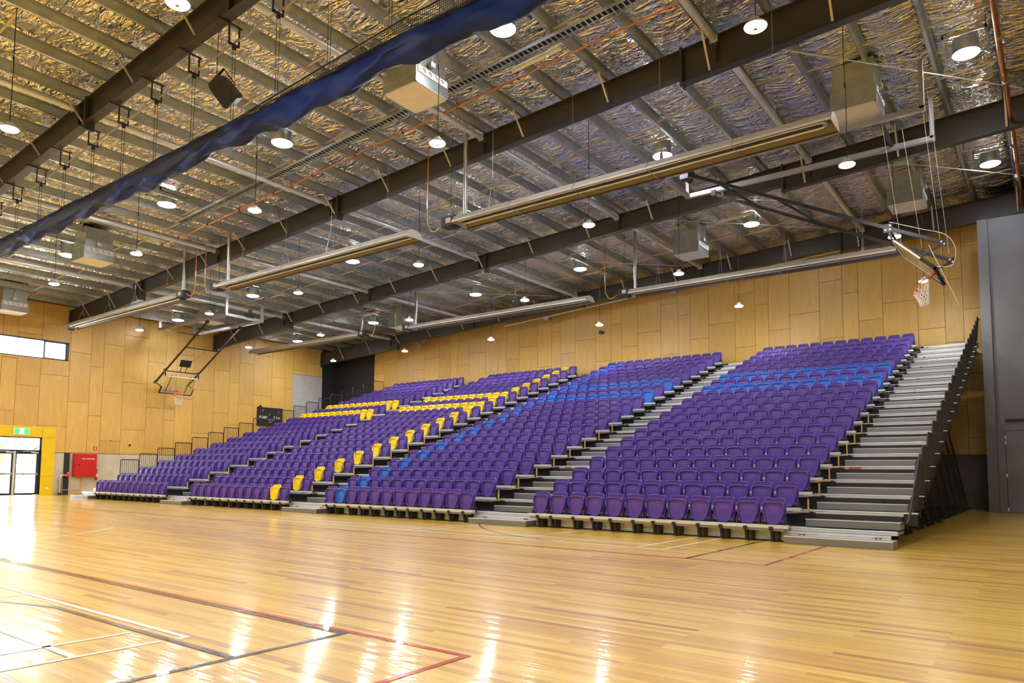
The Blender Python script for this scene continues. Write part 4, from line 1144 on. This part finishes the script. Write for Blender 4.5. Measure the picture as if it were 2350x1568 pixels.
for i, x in enumerate(BRK):
    zb = top(x) - rdep(x)
    t = thing('hanging_bracket', 'black hanging bracket for the curtain, %s from the upper right' % ORD[i], 'bracket', (x, YC, zb - .45), 'curtain brackets')
    y = YC
    part('bracket_frame', MB().box(x - .02, x + .02, -7.08, y + .16, zb - .03, zb).box(x - .015, x + .015, y - .13, y - .105, zb - .44, zb).box(x - .015, x + .015, y + .09, y + .115, zb - .44, zb).box(x - .02, x + .02, y - .13, y + .115, zb - .44, zb - .40), M['black'], t)
    part('pulley', MB().tube([(x - .02, y, zb - .48), (x + .02, y, zb - .48)], .045, 12), M['black'], t, True)
    part('lift_line', MB().tube([(x, y - .03, zb - .48), (x, y - .02, rope_z(x))], .006, 4).tube([(x + .03, y + .02, zb - .48), (x + .02, y + .02, rope_z(x))], .006, 4), M['rubber'], t)
mb = MB().tube([(x, YC + .02, top(x) - rdep(-10) - .36) for x in (-36 + .2, 6)], .022, 8)
solo('drive_shaft', mb, M['greyp'], 'steel drive shaft running through the curtain brackets', 'shaft', (-15, YC, 9.9), smooth=True)

# loudspeaker
sp = thing('loudspeaker', 'black wedge loudspeaker hanging tilted beside the roof beam', 'loudspeaker', (-9.92, -6.15, 9.6))
def speaker():
    o = Matrix.Translation((-9.92, -6.15, 9.55)) @ Matrix.Rotation(radians(22), 4, 'Z') @ Matrix.Rotation(radians(32), 4, 'X') @ Matrix.Rotation(radians(-30), 4, 'Y')
    pr = [(-.18, -.30), (.18, -.30), (.235, -.24), (.21, .20), (.15, .30), (-.15, .30), (-.21, .20), (-.235, -.24)]
    vs = []
    for y, k in ((-.17, 1.0), (.17, .66)):
        for x, z in pr: vs.append(o @ Vector((x * k, y, z * (1 if k == 1 else .93))))
    n = 8
    return o, MB().add(vs, [tuple(range(n))[::-1], tuple(range(n, 2 * n))] + [(i, (i + 1) % n, n + (i + 1) % n, n + i) for i in range(n)])
om, mb = speaker(); part('cabinet', mb, M['blackp'], sp)
for x in (-.1, .1):
    part('grille_port', MB().tube([om @ Vector((x, -.168, .14)), om @ Vector((x, -.176, .14))], .05, 16), M['rubber'], sp)
part('yoke', MB().bar(om @ Vector((.26, -.0, -.05)), om @ Vector((.26, .05, .34)), .05, .01).bar(om @ Vector((-.26, .0, -.05)), om @ Vector((-.26, .05, .34)), .05, .01).bar(om @ Vector((-.26, .05, .34)), om @ Vector((.26, .05, .34)), .05, .01), M['black'], sp)
q = om @ Vector((0, .05, .34))
part('suspension_wire', MB().tube([q, (q.x, q.y, foil_z(q.x) + .02)], .008, 5), M['rubber'], sp)
part('signal_cable', MB().tube([om @ Vector((-.1, .17, .2)), om @ Vector((-.25, .3, .3)), om @ Vector((-.2, .25, .42)), q], .008, 5), M['rubber'], sp)

# ------------------------------------------------------------------ things on the walls
x = XL
hr = thing('hose_reel_cabinet', 'red fire hose reel cabinet mounted on the pale blockwork', 'fire cabinet', (x, 1.96, .92))
part('box_body', MB().box(x, x + .28, 1.44, 2.50, .93, 2.08), M['red'], hr)
part('cabinet_door', MB().box(x + .28, x + .30, 1.50, 2.50, .94, 2.07), M['red'], hr)
text('FIRE HOSE REEL', .088, (x + .303, 2.10, 1.83), ONX, M['white'], hr, sx=1.0)
part('lock', MB().box(x + .30, x + .315, 1.60, 1.68, 1.48, 1.56), M['black'], hr)
ft = thing('fire_extinguisher', 'small red extinguisher hanging beside the hose reel cabinet', 'extinguisher', (x + .12, 2.58, .70))
part('cylinder', MB().tube([(x + .12, 2.58, .72), (x + .12, 2.58, 1.14), (x + .12, 2.58, 1.2)], [.065, .065, .03], 14), M['red'], ft, True)
part('valve', MB().box(x + .09, x + .15, 2.56, 2.61, 1.2, 1.3), M['black'], ft)
part('label_band', MB().tube([(x + .12, 2.58, .9), (x + .12, 2.58, 1.06)], .067, 14, cap=False), M['white'], ft)
es = thing('extinguisher_sign', 'small red and white extinguisher location sign above cabinet', 'sign', (x + .012, 2.5, 2.28))
part('plate', MB().box(x + .012, x + .016, 2.42, 2.58, 2.28, 2.49), M['red'], es)
part('symbol', MB().box(x + .016, x + .019, 2.475, 2.525, 2.31, 2.43).box(x + .016, x + .019, 2.485, 2.54, 2.44, 2.46), M['white'], es)
st = thing('standpipe', 'galvanised standpipe with red valve beside the dark column', 'pipe', (x + .16, .9, 0))
part('pipe', MB().tube([(x + .16, .88, .02), (x + .16, .88, .90), (x + .16, .92, .98), (x + .16, 1.02, 1.0)], .06, 14).tube([(x + .16, .88, .3), (x + .16, .88, .33)], .085, 14).tube([(x + .16, .88, .75), (x + .16, .88, .78)], .085, 14), M['galvd'], st, True)
part('valve', MB().tube([(x + .16, 1.02, 1.0), (x + .17, 1.16, .97), (x + .18, 1.27, .99)], [.045, .08, .05], 12).tube([(x + .12, 1.18, 1.05), (x + .26, 1.18, 1.1)], .05, 10), M['redp'], st, True)
part('base', MB().tube([(x + .16, .88, 0), (x + .16, .88, .1)], .085, 14), M['black'], st)
wp = solo('water_pipe', MB().tube([(x + .06, 1.88, .93), (x + .06, 1.88, .26), (x + .06, 1.86, .24), (x + .06, .94, .24)], .02, 8), M['copper'], 'thin copper pipe below the hose reel cabinet', 'pipe', (x + .06, 1.4, .24), smooth=True)
mp_ = solo('door_stop', MB().prism([(XL + .35, .01), (XL + .35, .05), (XL + .58, .03), (XL + .58, .01)], 'y', -.42, -.16), M['yellow'], 'small yellow wedge on the floor by the glazed door', 'door stop', (XL + .45, -.3, 0))
# scoreboard
sb = thing('scoreboard', 'black unlit scoreboard lettered A Light and B Dark, above left seats', 'scoreboard', (x, 12.9, 4.18))
part('panel', MB().box(x + .012, x + .10, 12.02, 12.76, 4.18, 5.28), M['blackp'], sb)
part('panel', MB().box(x + .012, x + .12, 12.74, 13.80, 4.17, 5.29), M['blackp'], sb)
part('edge_frame', MB().box(x + .012, x + .13, 12.0, 12.03, 4.16, 5.30).box(x + .012, x + .13, 13.79, 13.82, 4.16, 5.30).box(x + .012, x + .13, 12.0, 13.82, 5.28, 5.31).box(x + .012, x + .13, 12.0, 13.82, 4.15, 4.18), M['black'], sb)
part('camera_knob', MB().box(x + .03, x + .12, 12.13, 12.27, 5.31, 5.42), M['black'], sb)
text('A Light', .21, (x + .105, 12.40, 4.69), ONX, M['white'], sb, sx=.95)
text('B Dark', .21, (x + .125, 13.45, 4.69), ONX, M['white'], sb, sx=.95)
text('P', .12, (x + .125, 12.84, 4.84), ONX, M['white'], sb)
text('Team Fouls', .095, (x + .125, 12.97, 4.54), ONX, M['white'], sb)
text('6:10', .085, (x + .125, 12.92, 4.38), ONX, M['white'], sb)
text('1', .17, (x + .105, 12.36, 5.10), ONX, M['white'], sb)
text('1', .17, (x + .125, 13.52, 5.05), ONX, M['white'], sb)
# PA horn / cameras
cc = thing('security_camera', 'small black camera on the plywood back wall below a lamp', 'camera', (-14.63, YB - .1, 8.69))
part('camera_body', MB().box(-14.72, -14.52, YB - .2, YB - .018, 8.62, 8.78), M['black'], cc)
part('lens_dome', MB().tube([(-14.48, YB - .2, 8.74), (-14.46, YB - .26, 8.72)], [.05, .03], 12), M['white'], cc, True)
for y, z, nm in ((4.25, 2.62, 'above the first guard rail'),):
    solo('wall_sensor', MB().box(x + .012, x + .08, y - .05, y + .05, z - .04, z + .04), M['black'], 'small black sensor on the plywood end wall ' + nm, 'sensor', (x, y, z))
solo('wall_socket', MB().tube([(x + .012, 3.25, 2.83), (x + .03, 3.25, 2.83)], .03, 10), M['black'], 'tiny black round outlet on the lower plywood boards', 'outlet', (x, 3.25, 2.83))
# trunking and sensors beneath the back beam
tr = thing('cable_trunking', 'thin grey cable trunking sloping along the top of the back wall', 'trunking', (-8, 17.5, 10.3))
tx0, tx1 = -20.5, -2.0
tz = lambda q: 10.25 + .064 * (q + 9.85)
part('channel', MB().bar((tx0, 17.5, tz(tx0)), (tx1, 17.5, tz(tx1)), .14, .06), M['galv'], tr)
part('cable_run', MB().tube([(tx0, 17.42, tz(tx0) - .03)] + [(tx0 + (tx1 - tx0) * i / 30, 17.42, tz(tx0 + (tx1 - tx0) * i / 30) - .03 + .02 * (i % 2)) for i in range(1, 31)], .02, 5), M['white'], tr)
for xx, nm in ((-27.2, 'left end'), (-17.6, 'centre left'), (-10.2, 'centre'), (-1.4, 'right end')):
    t = thing('ceiling_projector', 'small grey projector box under the back beam, ' + nm, 'projector', (xx, 17.6, top(xx) - .8), 'boxes under the back beam')
    part('case', MB().box(xx - .16, xx + .16, 17.45, 17.75, top(xx) - .86, top(xx) - .70), M['greyp'], t)
    part('drop_stem', MB().tube([(xx, 17.6, top(xx) - .7), (xx, 17.6, top(xx) + .1)], .015, 6), M['black'], t)
